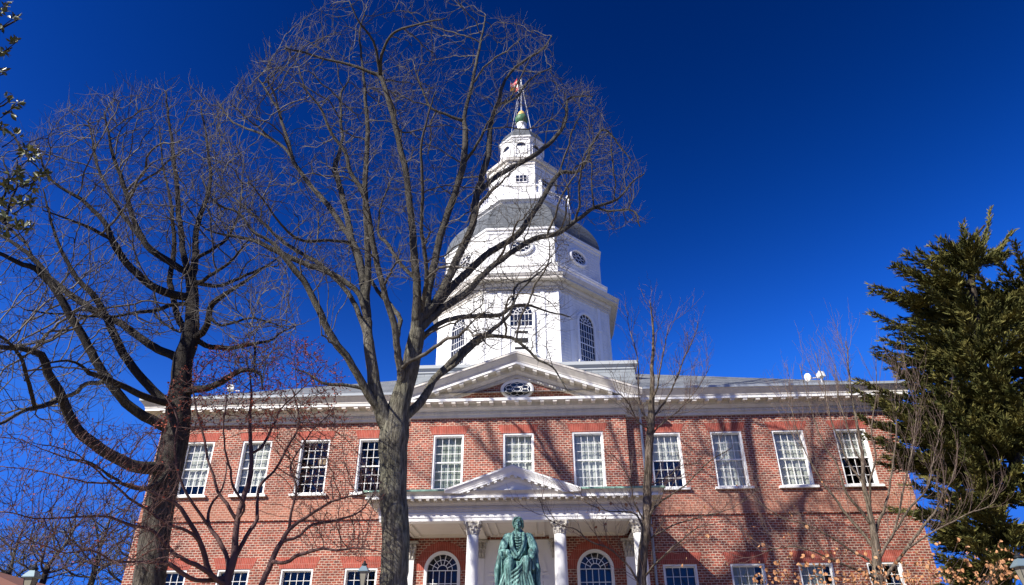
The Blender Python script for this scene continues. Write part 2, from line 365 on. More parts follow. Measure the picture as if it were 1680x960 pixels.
def window(cx, z0, z1, y, cur=None, hw=WW, rows=6, cols=4, lintel=.31, parent=H, depth=.12, sill=True, drop=1.0, label=None, stop=0):
    f = MB(); c = .055
    yo = y+.015
    f.box(cx-hw, cx-hw+c, yo, y+.17, z0, z1); f.box(cx+hw-c, cx+hw, yo, y+.14, z0, z1)
    f.box(cx-hw+c, cx+hw-c, yo, y+.14, z1-c, z1); f.box(cx-hw+c, cx+hw-c, yo, y+.14, z0, z0+.04)
    wo = f.build('window', WTRIM, parent)
    if label: wo['label'] = label
    s = MB(); ix0, ix1, iz0, iz1 = cx-hw+c, cx+hw-c, z0+.04, z1-c; mid = (iz0+iz1)/2; ym = y+depth
    for a, b, yy in ((iz0, mid+.02, ym+.02), (mid-.02, iz1, ym-.012)):
        s.box(ix0, ix0+.035, yy, yy+.032, a, b); s.box(ix1-.035, ix1, yy, yy+.032, a, b)
        s.box(ix0+.035, ix1-.035, yy, yy+.032, a, a+.04); s.box(ix0+.035, ix1-.035, yy, yy+.032, b-.04, b)
        w_ = (ix1-ix0-.07)/cols; h_ = (b-a-.08)/(rows/2)
        for i in range(1, cols): s.box(ix0+.035+i*w_-.0075, ix0+.035+i*w_+.0075, yy+.002, yy+.028, a+.04, b-.04)
        for j in range(1, rows//2): s.box(ix0+.035, ix1-.035, yy+.004, yy+.026, a+.04+j*h_-.0075, a+.04+j*h_+.0075)
    s.build('sash', WTRIM, wo)
    g = MB(); g.add([(ix0, ym+.045, iz0), (ix1, ym+.045, iz0), (ix1, ym+.045, iz1), (ix0, ym+.045, iz1)], [(0, 1, 2, 3)])
    g.build('pane', GLASS, wo, fix=False)
    if cur:
        m_ = {'c': CURT, 'd': CURT2, 's': SHADE}[cur]; k = MB(); zz = z1-(z1-z0)*drop; n = 28; pts = []
        for i in range(n+1):
            x = ix0+(ix1-ix0)*i/n
            pts.append((x, ym+.11+(.014*sin(i*1.9)+.01*sin(i*.7+cx) if cur != 's' else 0)))
        if cur == 'd':
            pts = pts[:int(n*.8)]
        k.sweep([[(x, yy, zz), (x, yy, z1-c-.02)] for x, yy in pts], caps=False)
        k.build('curtain', m_, wo, smooth=True, fix=False)
    if sill:
        q = MB(); q.box(cx-hw-.11, cx+hw+.11, y-.11, y+.06, z0-.085, z0-.003); q.build('sill', WTRIM, wo)
    if lintel:
        q = MB(); b = hw+.06; t = b+lintel*.42; q.quadxz([(cx-b, z1+.004), (cx+b, z1+.004), (cx+t, z1+lintel), (cx-t, z1+lintel)], y-.006, y+.03)
        q.build('lintel', RUB, wo)
    return wo
up_cfg = {(-1, 3): ('c', .8), (-1, 2): ('c', .82), (-1, 1): (None, 1), (-1, 0): (None, 1), (1, 0): ('c', .5), (1, 1): ('c', .97), (1, 2): ('c', .97), (1, 3): ('c', .5)}
for s in (-1, 1):
    for i, p in enumerate(PX):
        cu, dr = up_cfg[(s, i)]
        window(s*p, ZS, ZW, 0, cu, drop=dr)
        cu = 'd' if s > 0 and i in (1, 2) else None
        window(s*p, LZ0, LZ1, 0, cu, lintel=.36, rows=8)
for c, k in zip(CXS, ('s', 'c', 'c')): window(c, ZS, ZW, BY, k, drop=.97 if k == 's' else .7 if c < 1 else .96)
bx = MB(); bx.box(-7.4, -7.0, .5, .8, 8.75, 9.0); bx.box(-7.05, -6.98, .45, .5, 8.3, 9.3); bx.build('lamp_fitting', TANB, H)

# arched porch windows
for s in (-1, 1):
    cx = s*AW; f = MB()
    arc_band(f, cx, AZ, AR-.1, AR-.002, BY-.04, BY+.12)
    for q in (-1, 1): f.box(min(cx+q*(AR-.1), cx+q*(AR-.002)), max(cx+q*(AR-.1), cx+q*(AR-.002)), BY-.04, BY+.12, 2.5, AZ)
    wo = f.build('arched_window', WTRIM, H)
    m_ = MB(); r = AR-.1; y0, y1 = BY+.05, BY+.075
    m_.box(cx-r, cx+r, y0, y1, AZ-.013, AZ+.013)
    for k in range(1, 7):
        a = pi*k/7; m_.bar((cx+.17*cos(a), (y0+y1)/2, AZ+.17*sin(a)), (cx+r*cos(a), (y0+y1)/2, AZ+r*sin(a)), .011, .01, (0, 1, 0))
    arc_band(m_, cx, AZ, .16, .182, y0, y1); arc_band(m_, cx, AZ, .32, .337, y0, y1)
    for k in range(1, 5): m_.box(cx-r+2*r*k/5-.011, cx-r+2*r*k/5+.011, y0, y1, 2.5, AZ)
    for z in [AZ-.4*k for k in range(1, 6)]: m_.box(cx-r, cx+r, y0+.003, y1-.003, z-.011, z+.011)
    m_.build('sash', WTRIM, wo)
    g = MB(); pts = [(cx-r, 2.5), (cx+r, 2.5)]+[(cx+r*cos(pi*k/16), AZ+r*sin(pi*k/16)) for k in range(17)]
    g.add([(x, BY+.09, z) for x, z in pts], [tuple(range(len(pts)))]); g.build('pane', GLASS, wo, fix=False)
    a_ = MB(); arc_band(a_, cx, AZ, AR+.003, AR+.3, BY-.006, BY+.02); a_.build('brick_arch', RUB, wo)

# cornice -----------------------------------------------------------
WID = .1   # extra projection of soffit, fascia and crown
PROF = [(.0, 0), (.05, 0), (.05, .10), (.075, .105), (.075, .22), (.13, .225), (.15, .27), (.2, .33), (.2, .47), (.42, .47), (.42, .455), (.425, .455), (.425, .54), (.45, .55), (.46, .60), (.52, .68), (.58, .75), (.585, .78), (.62, .785), (.62, .86), (0, .90)]
PROFH = [(.0, 0), (.05, 0), (.05, .10), (.075, .105), (.075, .22), (.13, .225), (.15, .27), (.2, .33), (.2, .47), (.42, .47), (.42, .455), (.425, .455), (.425, .54), (.38, .56), (0, .58)]
PROF = [(o+WID if o > .2 else o, z) for o, z in PROF]; PROFH = [(o+WID if o > .2 else o, z) for o, z in PROFH]
def cornice(mb, path, z0, prof, k=1, ko=1, closed=False, dent=.11, mod=.45, mw=.15, ends=(0, 0)):
    pr = [(o*ko, z*k) for o, z in prof]; run_profile(mb, path, pr, z0, closed)
    n = len(path)
    for i in range(n if closed else n-1):
        a, b = path[i], path[(i+1) % n]
        if (Vector(a)-Vector(b)).length < .4: continue
        blocks(mb, a, b, z0+.125*k, z0+.205*k, .06*ko, .118*ko, dent*.55, dent)
        if mod: blocks(mb, a, b, z0+.375*k, z0+.467*k, .19*ko, .505*ko, mw, mod, 0)
cm = MB()
cornice(cm, [(-HW, YB), (-HW, 0), (-BX-.01, 0)], ZT, PROF); cornice(cm, [(BX+.01, 0), (HW, 0), (HW, YB)], ZT, PROF)
cm.build('cornice', CREAM, H)
# white painted fillet of the fascia, catching the sun
def fillet(mb, path, z0, o, k=1, ko=1, closed=False):
    run_profile(mb, path, [(.50*ko, .45*k), (.532*ko, .45*k), (.532*ko, .545*k), (.50*ko, .55*k), (.50*ko, .45*k)], z0, closed)
fm = MB(); fillet(fm, [(-HW, YB), (-HW, 0), (-BX-.5, 0)], ZT, 0); fillet(fm, [(BX+.45, 0), (HW, 0), (HW, YB)], ZT, 0)
fm.build('fascia', WTRIM, H)
gu = MB()
for pth in ([(-HW, YB), (-HW, 0), (-BX-.3, 0)], [(BX+.3, 0), (HW, 0), (HW, YB)]): run_profile(gu, pth, [(.70, .79), (.735, .79), (.74, .875), (.70, .875)], ZT)
gu.build('gutter', GUTTER, H)
dn = MB(); dn.tube([(4.45, -.07, 1.4), (4.45, -.07, 10.1), (4.45, -.35, 10.6)], .045, 8); dn.build('downspout', mat('downspout_paint', (.33, .38, .45), .5), H)

# bay pediment
pd = MB(); path = [(-BX, .05), (-BX, BY), (BX, BY), (BX, .05)]
cornice(pd, path, ZT+.003, PROFH)
ped = pd.build('pediment_cornice', CREAM, H)
fm = MB(); fillet(fm, [(-BX, .0), (-BX, BY), (BX, BY), (BX, .0)], ZT+.003, 0); fm.build('fascia', WTRIM, ped)
def rake(name, parent, yw, xe, zt, slope, k, ko, zclip, matl, wmat, zskip=.12, dent=.11, mod=.45, mw=.15, xclip=None):
    "raking cornice pair: top line height zt at |x|=xe"
    cs = 1/sqrt(1+slope*slope); prof = [(o*ko, z*k) for o, z in PROF if z >= zskip-.02]; prof = [(0, prof[0][1])]+prof
    topz = .86*k
    res = []
    for wh in (0, 1):
        mb = MB()
        for s in (-1, 1):
            def pt(x, o, z): return (x, yw-o, zt+slope*(xe-abs(x))-(topz-z)/cs)
            pr = prof if wh == 0 else [(.50*ko, .45*k), (.532*ko, .45*k), (.532*ko, .545*k), (.50*ko, .55*k), (.50*ko, .45*k)]
            mb.sweep([[pt(x, o, z) for o, z in pr] for x in (0, s*xe)], caps=False)
            if wh == 0:
                n = int(xe/(dent*cs)); 
                for i in range(n):
                    x = s*(i+.5)*xe/n; w_ = dent*.27
                    V = [pt(x+dx, o, z) for z in (.125*k, .205*k) for o in (.06*ko, .118*ko) for dx in (-w_, w_)]
                    mb.add(V, [(0, 2, 3, 1), (4, 5, 7, 6), (0, 1, 5, 4), (2, 6, 7, 3), (0, 4, 6, 2), (1, 3, 7, 5)])
                n = int(round(xe/(mod))); 
                for i in range(n):
                    x = s*(i+.5)*xe/n; w_ = mw/2
                    V = [pt(x+dx, o, z) for z in (.375*k, .467*k) for o in (.19*ko, .505*ko) for dx in (-w_, w_)]
                    mb.add(V, [(0, 2, 3, 1), (4, 5, 7, 6), (0, 1, 5, 4), (2, 6, 7, 3), (0, 4, 6, 2), (1, 3, 7, 5)])
        o = mb.build(name if wh == 0 else 'fascia', matl if wh == 0 else wmat, parent if wh == 0 else res[0])
        off = world_loc(o); bm = bmesh.new(); bm.from_mesh(o.data)
        bmesh.ops.bisect_plane(bm, geom=bm.verts[:]+bm.edges[:]+bm.faces[:], plane_co=(0, 0, zclip-off.z), plane_no=(0, 0, 1), clear_inner=True)
        bm.to_mesh(o.data); bm.free(); res.append(o)
    return res[0]
rk = rake('raking_cornice', H, BY, 4.5, 10.93, .348, 1, 1, ZT+.545, CREAM, WTRIM)
# gable roof of the bay, main hip roof
rm = MB(); zt = 10.93; ya = 12.49
for s in (-1, 1): rm.add([(0, BY-.73, 12.50), (s*4.52, BY-.73, 10.925), (s*4.52, 3.6, 10.925), (0, 3.6, 12.5)], [(0, 1, 2, 3)])
rm.build('gable_roof', SLATE, H)
ez = ZT+.88; eo = .5; sl = .5; dY = (YB+2*eo)/2; rz = ez+sl*dY; xr = HW+eo-dY
rm = MB(); rm.add([(-HW-eo, -eo, ez), (HW+eo, -eo, ez), (HW+eo, YB+eo, ez), (-HW-eo, YB+eo, ez), (-xr, dY-eo, rz), (xr, dY-eo, rz)], [(0, 1, 5, 4), (1, 2, 5), (2, 3, 4, 5), (3, 0, 4)])
rm.build('hip_roof', SLATE, H)
# oval window in the tympanum
def oval(parent, c, a, b, X, Y, rim=.09, name='oval_window', proud=.05):
    "c centre, X right axis, Y outward axis, z up"
    c = Vector(c); X = Vector(X); Y = Vector(Y); Z = Vector((0, 0, 1))
    P = lambda u, v, o: c+X*u+Z*v+Y*o
    mb = MB(); n = 36; rings = []
    for k in range(n):
        t = 2*pi*k/n; rings.append([P((a+d)*cos(t), (b+d)*sin(t), o) for d, o in ((0, .0), (0, proud*.6), (rim*.5, proud), (rim, proud*.7), (rim, 0))])
    mb.sweep(rings, closed=True)
    wo = mb.build(name, WTRIM, parent, smooth=False)
    m2 = MB(); yy = .03
    def loop(u0, v0, ra, rb):
        m2.sweep([[P(u0+(ra+d)*cos(2*pi*k/14), v0+(rb+d)*sin(2*pi*k/14), yy+e) for d, e in ((-.011, 0), (-.011, .012), (.011, .012), (.011, 0))] for k in range(14)], closed=True)
    loop(0, 0, a*.27, b*.3)
    for k in range(8):
        t = 2*pi*(k+.5)/8; loop(a*.64*cos(t), b*.66*sin(t), a*.25, b*.29)
    m2.build('sash', WTRIM, wo)
    g = MB(); g.add([P(a*cos(2*pi*k/n), b*sin(2*pi*k/n), .022) for k in range(n)], [tuple(range(n))]); g.build('pane', PANE, wo)
    return wo
PANE = mat('dark_pane', (.012, .014, .02), .06, spec=.9)
oval(H, (0, BY, 11.25), .5, .28, (1, 0, 0), (0, -1, 0), .12)

# portico -----------------------------------------------------------
PF = -3.5; PXH = 3.95; PZ0, PZ1 = 5.87, 6.13
pm = MB(); pth = [(-PXH, BY-.01), (-PXH, PF), (PXH, PF), (PXH, BY-.01)]
run_profile(pm, pth, [(-.34, .02), (-.34, 0), (0, 0), (0, .09), (.018, .092), (.018, .19), (.04, .20), (.04, .215), (.0, .22), (.0, .30)], PZ0)
por = pm.build('portico_beam', WTRIM, H)
pc = MB(); cornice(pc, pth, PZ1, PROFH, .68, .72, dent=.06, mod=.225, mw=.085)
run_profile(pc, pth, [(.3, .375), (.34, .38), (.36, .42), (.42, .48), (.44, .5)], PZ1)
pc.build('portico_cornice', CREAM, por)
fm = MB(); fillet(fm, pth, PZ1, 0, .68, .72); fm.build('fascia', WTRIM, por)
for pp in ([(-PXH, BY-.01), (-PXH, PF), (-2.0, PF)], [(2.0, PF), (PXH, PF), (PXH, BY-.01)]):
    cg = MB(); run_profile(cg, pp, [(.40, .495), (.47, .495), (.475, .55), (.43, .555), (.0, .5)], PZ1); cg.build('copper_edge', COPPER, por)
pc2 = MB(); pc2.box(-PXH+.05, PXH-.05, PF-.1, BY-.003, PZ1+.4, PZ1+.488); pc2.build('porch_roof_deck', WTRIM, por)
# ceiling with panels
ce = MB(); ce.box(-PXH+.34, PXH-.34, PF+.34, BY, PZ0+.16, PZ0+.2)
for x0, x1 in ((-3.6, -1.36), (-1.0, 1.0+.0), (1.36, 3.6)):
    for o in (.1, .35):
        y0, y1 = PF+.4+o, BY-.1-o*.8
        for a, b, c, d in ((x0+o, x1-o, y0, y0+.06), (x0+o, x1-o, y1-.06, y1), (x0+o, x0+o+.06, y0+.06, y1-.06), (x1-o-.06, x1-o, y0+.06, y1-.06)): ce.box(a, b, c, d, PZ0+.1, PZ0+.161)
for x in (-1.18, 1.18): ce.box(x-.15, x+.15, PF+.34, BY, PZ0+.03, PZ0+.162)
ce.build('porch_ceiling', CEIL, por)
# pediment of the portico
tm = MB(); tm.quadxz([(-1.8, 6.5), (1.8, 6.5), (0, 7.13)], PF-.26, PF-.1)
tm.build('tympanum', WTRIM, por)
rake('portico_raking_cornice', H, PF-.22, 1.98, 6.66, .345, .62, .45, 6.55, WTRIM, WTRIM, dent=.06, mod=.2, mw=.085)
rm = MB()
for s in (-1, 1): rm.add([(0, PF-.54, 7.352), (s*2.0, PF-.54, 6.66), (s*2.0, BY-.004, 6.66), (0, BY-.004, 7.352)], [(0, 1, 2, 3)])
rm.build('portico_gable_roof', GUTTER, por)
def capital(c, z0, z1, r, half=False):
    mb = MB(); h = z1-z0; x, y = c
    mb.lathe((x, y, z0), [(r, 0), (r*1.12, .02), (r, .04), (r*1.0, .1), (r*1.12, h*.5), (r*1.45, h*.82), (r*1.3, h*.84)], 20)
    for row, (zb, zt_, n_, a0, curl) in enumerate(((.03, .42, 8, 0, .55), (.2, .68, 8, pi/8, .7))):
        for k in range(n_):
            a = a0+2*pi*k/n_; u = Vector((cos(a), sin(a), 0)); t = Vector((-sin(a), cos(a), 0)); rings = []
            for q in range(7):
                f = q/6; zz = zb+(zt_-zb)*min(1, f*1.15)-(.06 if f > .86 else 0); rr = r*(1.05+.12*f+curl*max(0, f-.55)**1.0)
                wd = r*.34*(1-.25*abs(2*f-.9))
                p = Vector((x, y, z0+zz*h))+u*rr
                rings.append([p-t*wd-u*.012, p-t*wd*.5+u*.012, p+u*.0, p+t*wd*.5+u*.012, p+t*wd-u*.012, p-u*.03])
            mb.sweep(rings, caps=False)
    for k in range(4):
        a = pi/4+pi/2*k; u = Vector((cos(a), sin(a), 0)); t = Vector((-sin(a), cos(a), 0))
        c0 = Vector((x, y, z0+h*.76))+u*r*1.55
        for q in (-1, 1):
            pts = []
            for i in range(16):
                th = i*.55; rr = .075*(1-i/18); pts.append(c0+u*(rr*cos(th)*.8)+Vector((0, 0, rr*sin(th)))+t*q*.03)
            mb.tube([Vector((x, y, z0+h*.45))+u*r*1.1]+pts, [.02]*4+[.018]*13, 5)
    for k in range(4):
        a = pi/2*k; u = Vector((cos(a), sin(a), 0)); c0 = Vector((x, y, z0+h*.9))+u*r*1.42
        mb.lathe((c0.x, c0.y, c0.z-.03), [(.01, 0), (.045, .02), (.045, .04), (.01, .06)], 8)
    # concave abacus
    n = 8; ring = []
    R = r*2.0
    for k in range(4):
        a0 = pi/4+pi/2*k; p0 = Vector((cos(a0), sin(a0)))*R; p1 = Vector((cos(a0+pi/2), sin(a0+pi/2)))*R; m = (p0+p1)/2*.80
        ring += [p0.lerp(m, 0)+(m-p0)*f*(1) if False else (p0*(1-f)**2+m*.9*2*f*(1-f)+p1*f*f) for f in [i/n for i in range(n)]]
    N_ = len(ring); V = [(x+p.x*s_, y+p.y*s_, z) for z, s_ in ((z0+h*.86, .94), (z0+h*.93, 1.0), (z1-.003, 1.0)) for p in ring]
    mb.add(V, [(i*N_+j, i*N_+(j+1) % N_, (i+1)*N_+(j+1) % N_, (i+1)*N_+j) for i in range(2) for j in range(N_)]+[tuple(reversed(range(N_)))])
    return mb
for i, x in enumerate((-3.62, -1.19, 1.35, 3.63)):
    cb = MB(); r = .17; zb = 1.95; zt = 5.49; pr = [(.25, 0), (.25, .08), (.23, .1), (.245, .15), (.21, .2), (.2, .24)]
    for k in range(13):
        f = k/12; pr.append((.2-.032*f**1.7, .24+(zt-zb-.24)*f))
    cb.lathe((x, PF+.2, zb), pr, 28); cb.box(x-.27, x+.27, PF+.2-.27, PF+.47, zb-.1, zb-.001)
    co = cb.build('column', WHITE, H, smooth=False)
    for p in co.data.polygons: p.use_smooth = len(p.vertices) == 4
    capital((x, PF+.2), zt, PZ0, .165).build('capital', STONE, co)
for x in (-3.62, -1.30, 1.30, 3.66):    # wall pilasters
    pb = MB(); pb.box(x-.18, x+.18, BY-.09, BY-.004, 1.95, 5.32); po = pb.build('pilaster', WTRIM, H)
    cb = MB(); cb.box(x-.2, x+.2, BY-.12, BY-.004, 5.32, 5.36)
    for j, (zz, wd) in enumerate(((5.36, .2), (5.5, .22), (5.62, .26))):
        for k in range(4+j % 2):
            xx = x-wd+2*wd*(k+.5)/(4+j % 2)
            cb.tube([(xx, BY-.1, zz), (xx, BY-.13, zz+.1), (xx, BY-.2, zz+.15), (xx, BY-.19, zz+.12)], [.05, .05, .035, .02], 6)
    cb.box(x-.2, x+.2, BY-.1, BY-.004, 5.36, 5.8); cb.box(x-.29, x+.29, BY-.22, BY-.004, 5.8, 5.872)
    cb.build('capital', STONE, po)
# white door surround with arch
dm = MB(); y = BY
wall_holes(dm, -1.12, 1.12, 1.95, 5.9, y-.035, [(-.8, .8, 1.95, 4.87)], .02)
dm.box(-1.0, 1.0, y-.09, y-.036, 4.80, 4.87); dm.box(-1.0, 1.0, y-.075, y-.036, 4.62, 4.70)
arc_band(dm, 0, 4.9, .80, .92, y-.085, y-.036); arc_band(dm, 0, 4.9, .52, .6, y-.07, y-.036)
dm.box(-.07, .07, y-.12, y-.036, 5.62, 5.86)
ds = dm.build('door_surround', WTRIM, H)
do = MB(); do.box(-.79, .79, y-.05, y-.012, 1.95, 4.85)
for sx in (-.3, .3):
    for z0_, z1_ in ((2.15, 2.8), (2.95, 3.5), (3.65, 4.25)): do.box(sx-.2, sx+.2, y-.062, y-.05, z0_, z1_)
do.build('door', WTRIM, H)
# floor and steps
st = MB(); st.box(-4.3, 4.3, -4.0, BY-.005, .6, 1.849)
for k in range(5): st.box(-2.2, 2.2, -4.0-.35*(k+1), -4.0-.35*k, .4, 1.849-.16*(k+1))
st.build('porch_steps', STONE, H)

# tower -------------------------------------------------------------
TY0 = 9.0
def octp(ap): 
    R = ap/cos(pi/8); return [(R*cos(-pi/2-pi/8+pi/4*k), TY0+R*sin(-pi/2-pi/8+pi/4*k)) for k in range(8)]
tb = MB(); bh = 5.0
sq = [(-bh, TY0-bh), (bh, TY0-bh), (bh, TY0+bh), (-bh, TY0+bh)]
run_profile(tb, sq, [(0, -1.6), (0, .28), (-.0, .3)], 13.55, True); tbo = tb.build('tower_plinth', PLINTHM, H)
tb = MB(); run_profile(tb, sq, [(0, 0), (.04, .02), (.05, .1), (.16, .2), (.18, .34), (.1, .38), (-1.2, .42)], 13.82, True); tb.build('plinth_cornice', mat('grey_paint', (.45, .47, .47), .5), tbo)
ZB0, ZB1 = 14.1, 18.35; AP = 4.38
def clap(mb, ap, z0, z1, step=.14, taper=0):
    n = int((z1-z0)/step); prof = []
    for k in range(n):
        z = z0+(z1-z0)*k/n; prof += [(.014, z), (.0, z+(z1-z0)/n*.98)]
    P = octp(ap); run_profile(mb, P, [(o, z) for o, z in prof], 0, True)
def corners(mb, ap, z0, z1, wd=.14, out=.03):
    P = octp(ap)
    for i in range(8):
        a, p, b = Vector(P[i-1]), Vector(P[i]), Vector(P[(i+1) % 8])
        for q in (a, b):
            d = (q-p).normalized(); n = Vector((d.y, -d.x)) 
            if n.dot(p-Vector((0, TY0))) < 0: n = -n
            V = [(p+d*u+n*o) for u, o in ((0, 0), (wd, 0), (wd, out), (-out*.414, out))]
            mb.add([(v.x, v.y, z) for z in (z0, z1) for v in V], [(0, 1, 2, 3), (7, 6, 5, 4), (0, 4, 5, 1), (1, 5, 6, 2), (2, 6, 7, 3), (3, 7, 4, 0)])
tw = MB(); clap(tw, AP, ZB0, ZB1, .15); corners(tw, AP, ZB0, ZB1, .1); T = tw.build('tower', WHITE, H)
tc = MB(); ring = octp(AP)
cornice(tc, ring, 18.3, [(.0, 0), (.05, 0), (.05, .12), (.08, .13), (.08, .25), (.14, .26), (.2, .36), (.2, .47), (.50, .47), (.50, .455), (.51, .455), (.51, .56), (.55, .6), (.6, .7), (.62, .72), (-.1, .98)], closed=True, mod=None, dent=.13)
tc.build('tower_cornice', CREAM, T)
tc = MB(); run_profile(tc, octp(4.14), [(.0, 19.1), (.22, 19.1), (.27, 19.16), (.27, 19.72), (.32, 19.76), (.33, 19.86), (.28, 19.92), (.1, 20.0), (.0, 20.05)], 0, True); tc.build('tower_ledge', WHITE, T)
tc = MB(); clap(tc, 4.14, 19.95, 22.0, .15); corners(tc, 4.14, 19.95, 22.0, .09); tc.build('attic_wall', WHITE, T)
tc = MB(); run_profile(tc, octp(4.14), [(0, 21.9), (.05, 21.92), (.06, 22.05), (.13, 22.1), (.14, 22.2), (0, 22.24)], 0, True); tc.build('attic_cornice', WTRIM, T)
dm = MB(); pr = []
for k in range(11):
    f = k/10; pr.append((4.22-(4.22-2.60)*f**1.9-4, 22.2+2.85*f))
run_profile(dm, octp(4.0), pr, 0, True); dm.build('dome', DOME, T)
tc = MB(); run_profile(tc, octp(2.60), [(-.1, 24.9), (.02, 25.0), (.1, 25.12), (.22, 25.2), (.24, 25.5), (.14, 25.56), (-.9, 25.6)], 0, True); tc.build('balcony_deck', WTRIM, T)
bl = MB(); P = octp(2.66)
for i in range(8):
    a, b = Vector(P[i]), Vector(P[(i+1) % 8]); d = (b-a).normalized(); 
    for z0_, z1_ in ((25.62, 25.7), (26.2, 26.3)):
        m0 = a.lerp(b, .5); bl.bar((a.x, a.y, (z0_+z1_)/2), (b.x, b.y, (z0_+z1_)/2), (z1_-z0_)/2, .04, (0, 0, 1))
    for k in range(13):
        p = a.lerp(b, (k+.5)/13); bl.lathe((p.x, p.y, 25.7), [(.02, 0), (.032, .15), (.018, .3), (.02, .5)], 5)
    bl.box(a.x-.09, a.x+.09, a.y-.09, a.y+.09, 25.6, 26.38); bl.lathe((a.x, a.y, 26.38), [(.05, 0), (.1, .08), (.11, .14), (.06, .22), (.0, .25)], 10)
bl.build('balustrade', WTRIM, T)
C1 = MB(); clap(C1, 1.92, 25.5, 28.5, .15); corners(C1, 1.92, 25.5, 28.5, .08); C1.build('cupola', WHITE, T)
C1 = MB(); run_profile(C1, octp(1.92), [(0, 28.4), (.06, 28.42), (.08, 28.6), (.2, 28.68), (.24, 28.85), (-.1, 29.0), (-.7, 29.5)], 0, True); C1.build('cupola_cornice', CREAM, T)
C2 = MB(); clap(C2, 1.27, 29.3, 31.1, .15); corners(C2, 1.27, 29.3, 31.1, .1); C2.build('lantern', WHITE, T)
C2 = MB(); run_profile(C2, octp(1.27), [(0, 30.95), (.05, 31.0), (.06, 31.08), (.13, 31.14), (.14, 31.24), (0, 31.28)], 0, True); C2.build('lantern_cornice', WTRIM, T)
C2 = MB(); run_profile(C2, octp(1.0), [(.36, 31.25), (.3, 31.5), (.16, 31.85), (-.02, 32.15), (-.25, 32.42), (-.6, 32.5)], 0, True); C2.build('lantern_roof', DOME, T)
fi = MB(); fi.lathe((0, TY0, 32.4), [(.5, 0), (.5, .1), (.42, .3), (.3, .7), (.26, 1.0), (.34, 1.06), (.2, 1.16)], 20); fo = fi.build('finial_pedestal', WTRIM, T, smooth=True)
fi = MB(); fi.lathe((0, TY0, 33.5), [(.18, 0), (.34, .1), (.42, .3), (.42, .5), (.36, .62), (.3, .66)], 20); fi.build('acorn_cup', ACORN, T, smooth=True)
fi = MB(); fi.lathe((0, TY0, 34.14), [(.3, 0), (.28, .15), (.2, .38), (.08, .52), (.03, .6)], 16); fi.build('acorn_tip', GOLD, T, smooth=True)

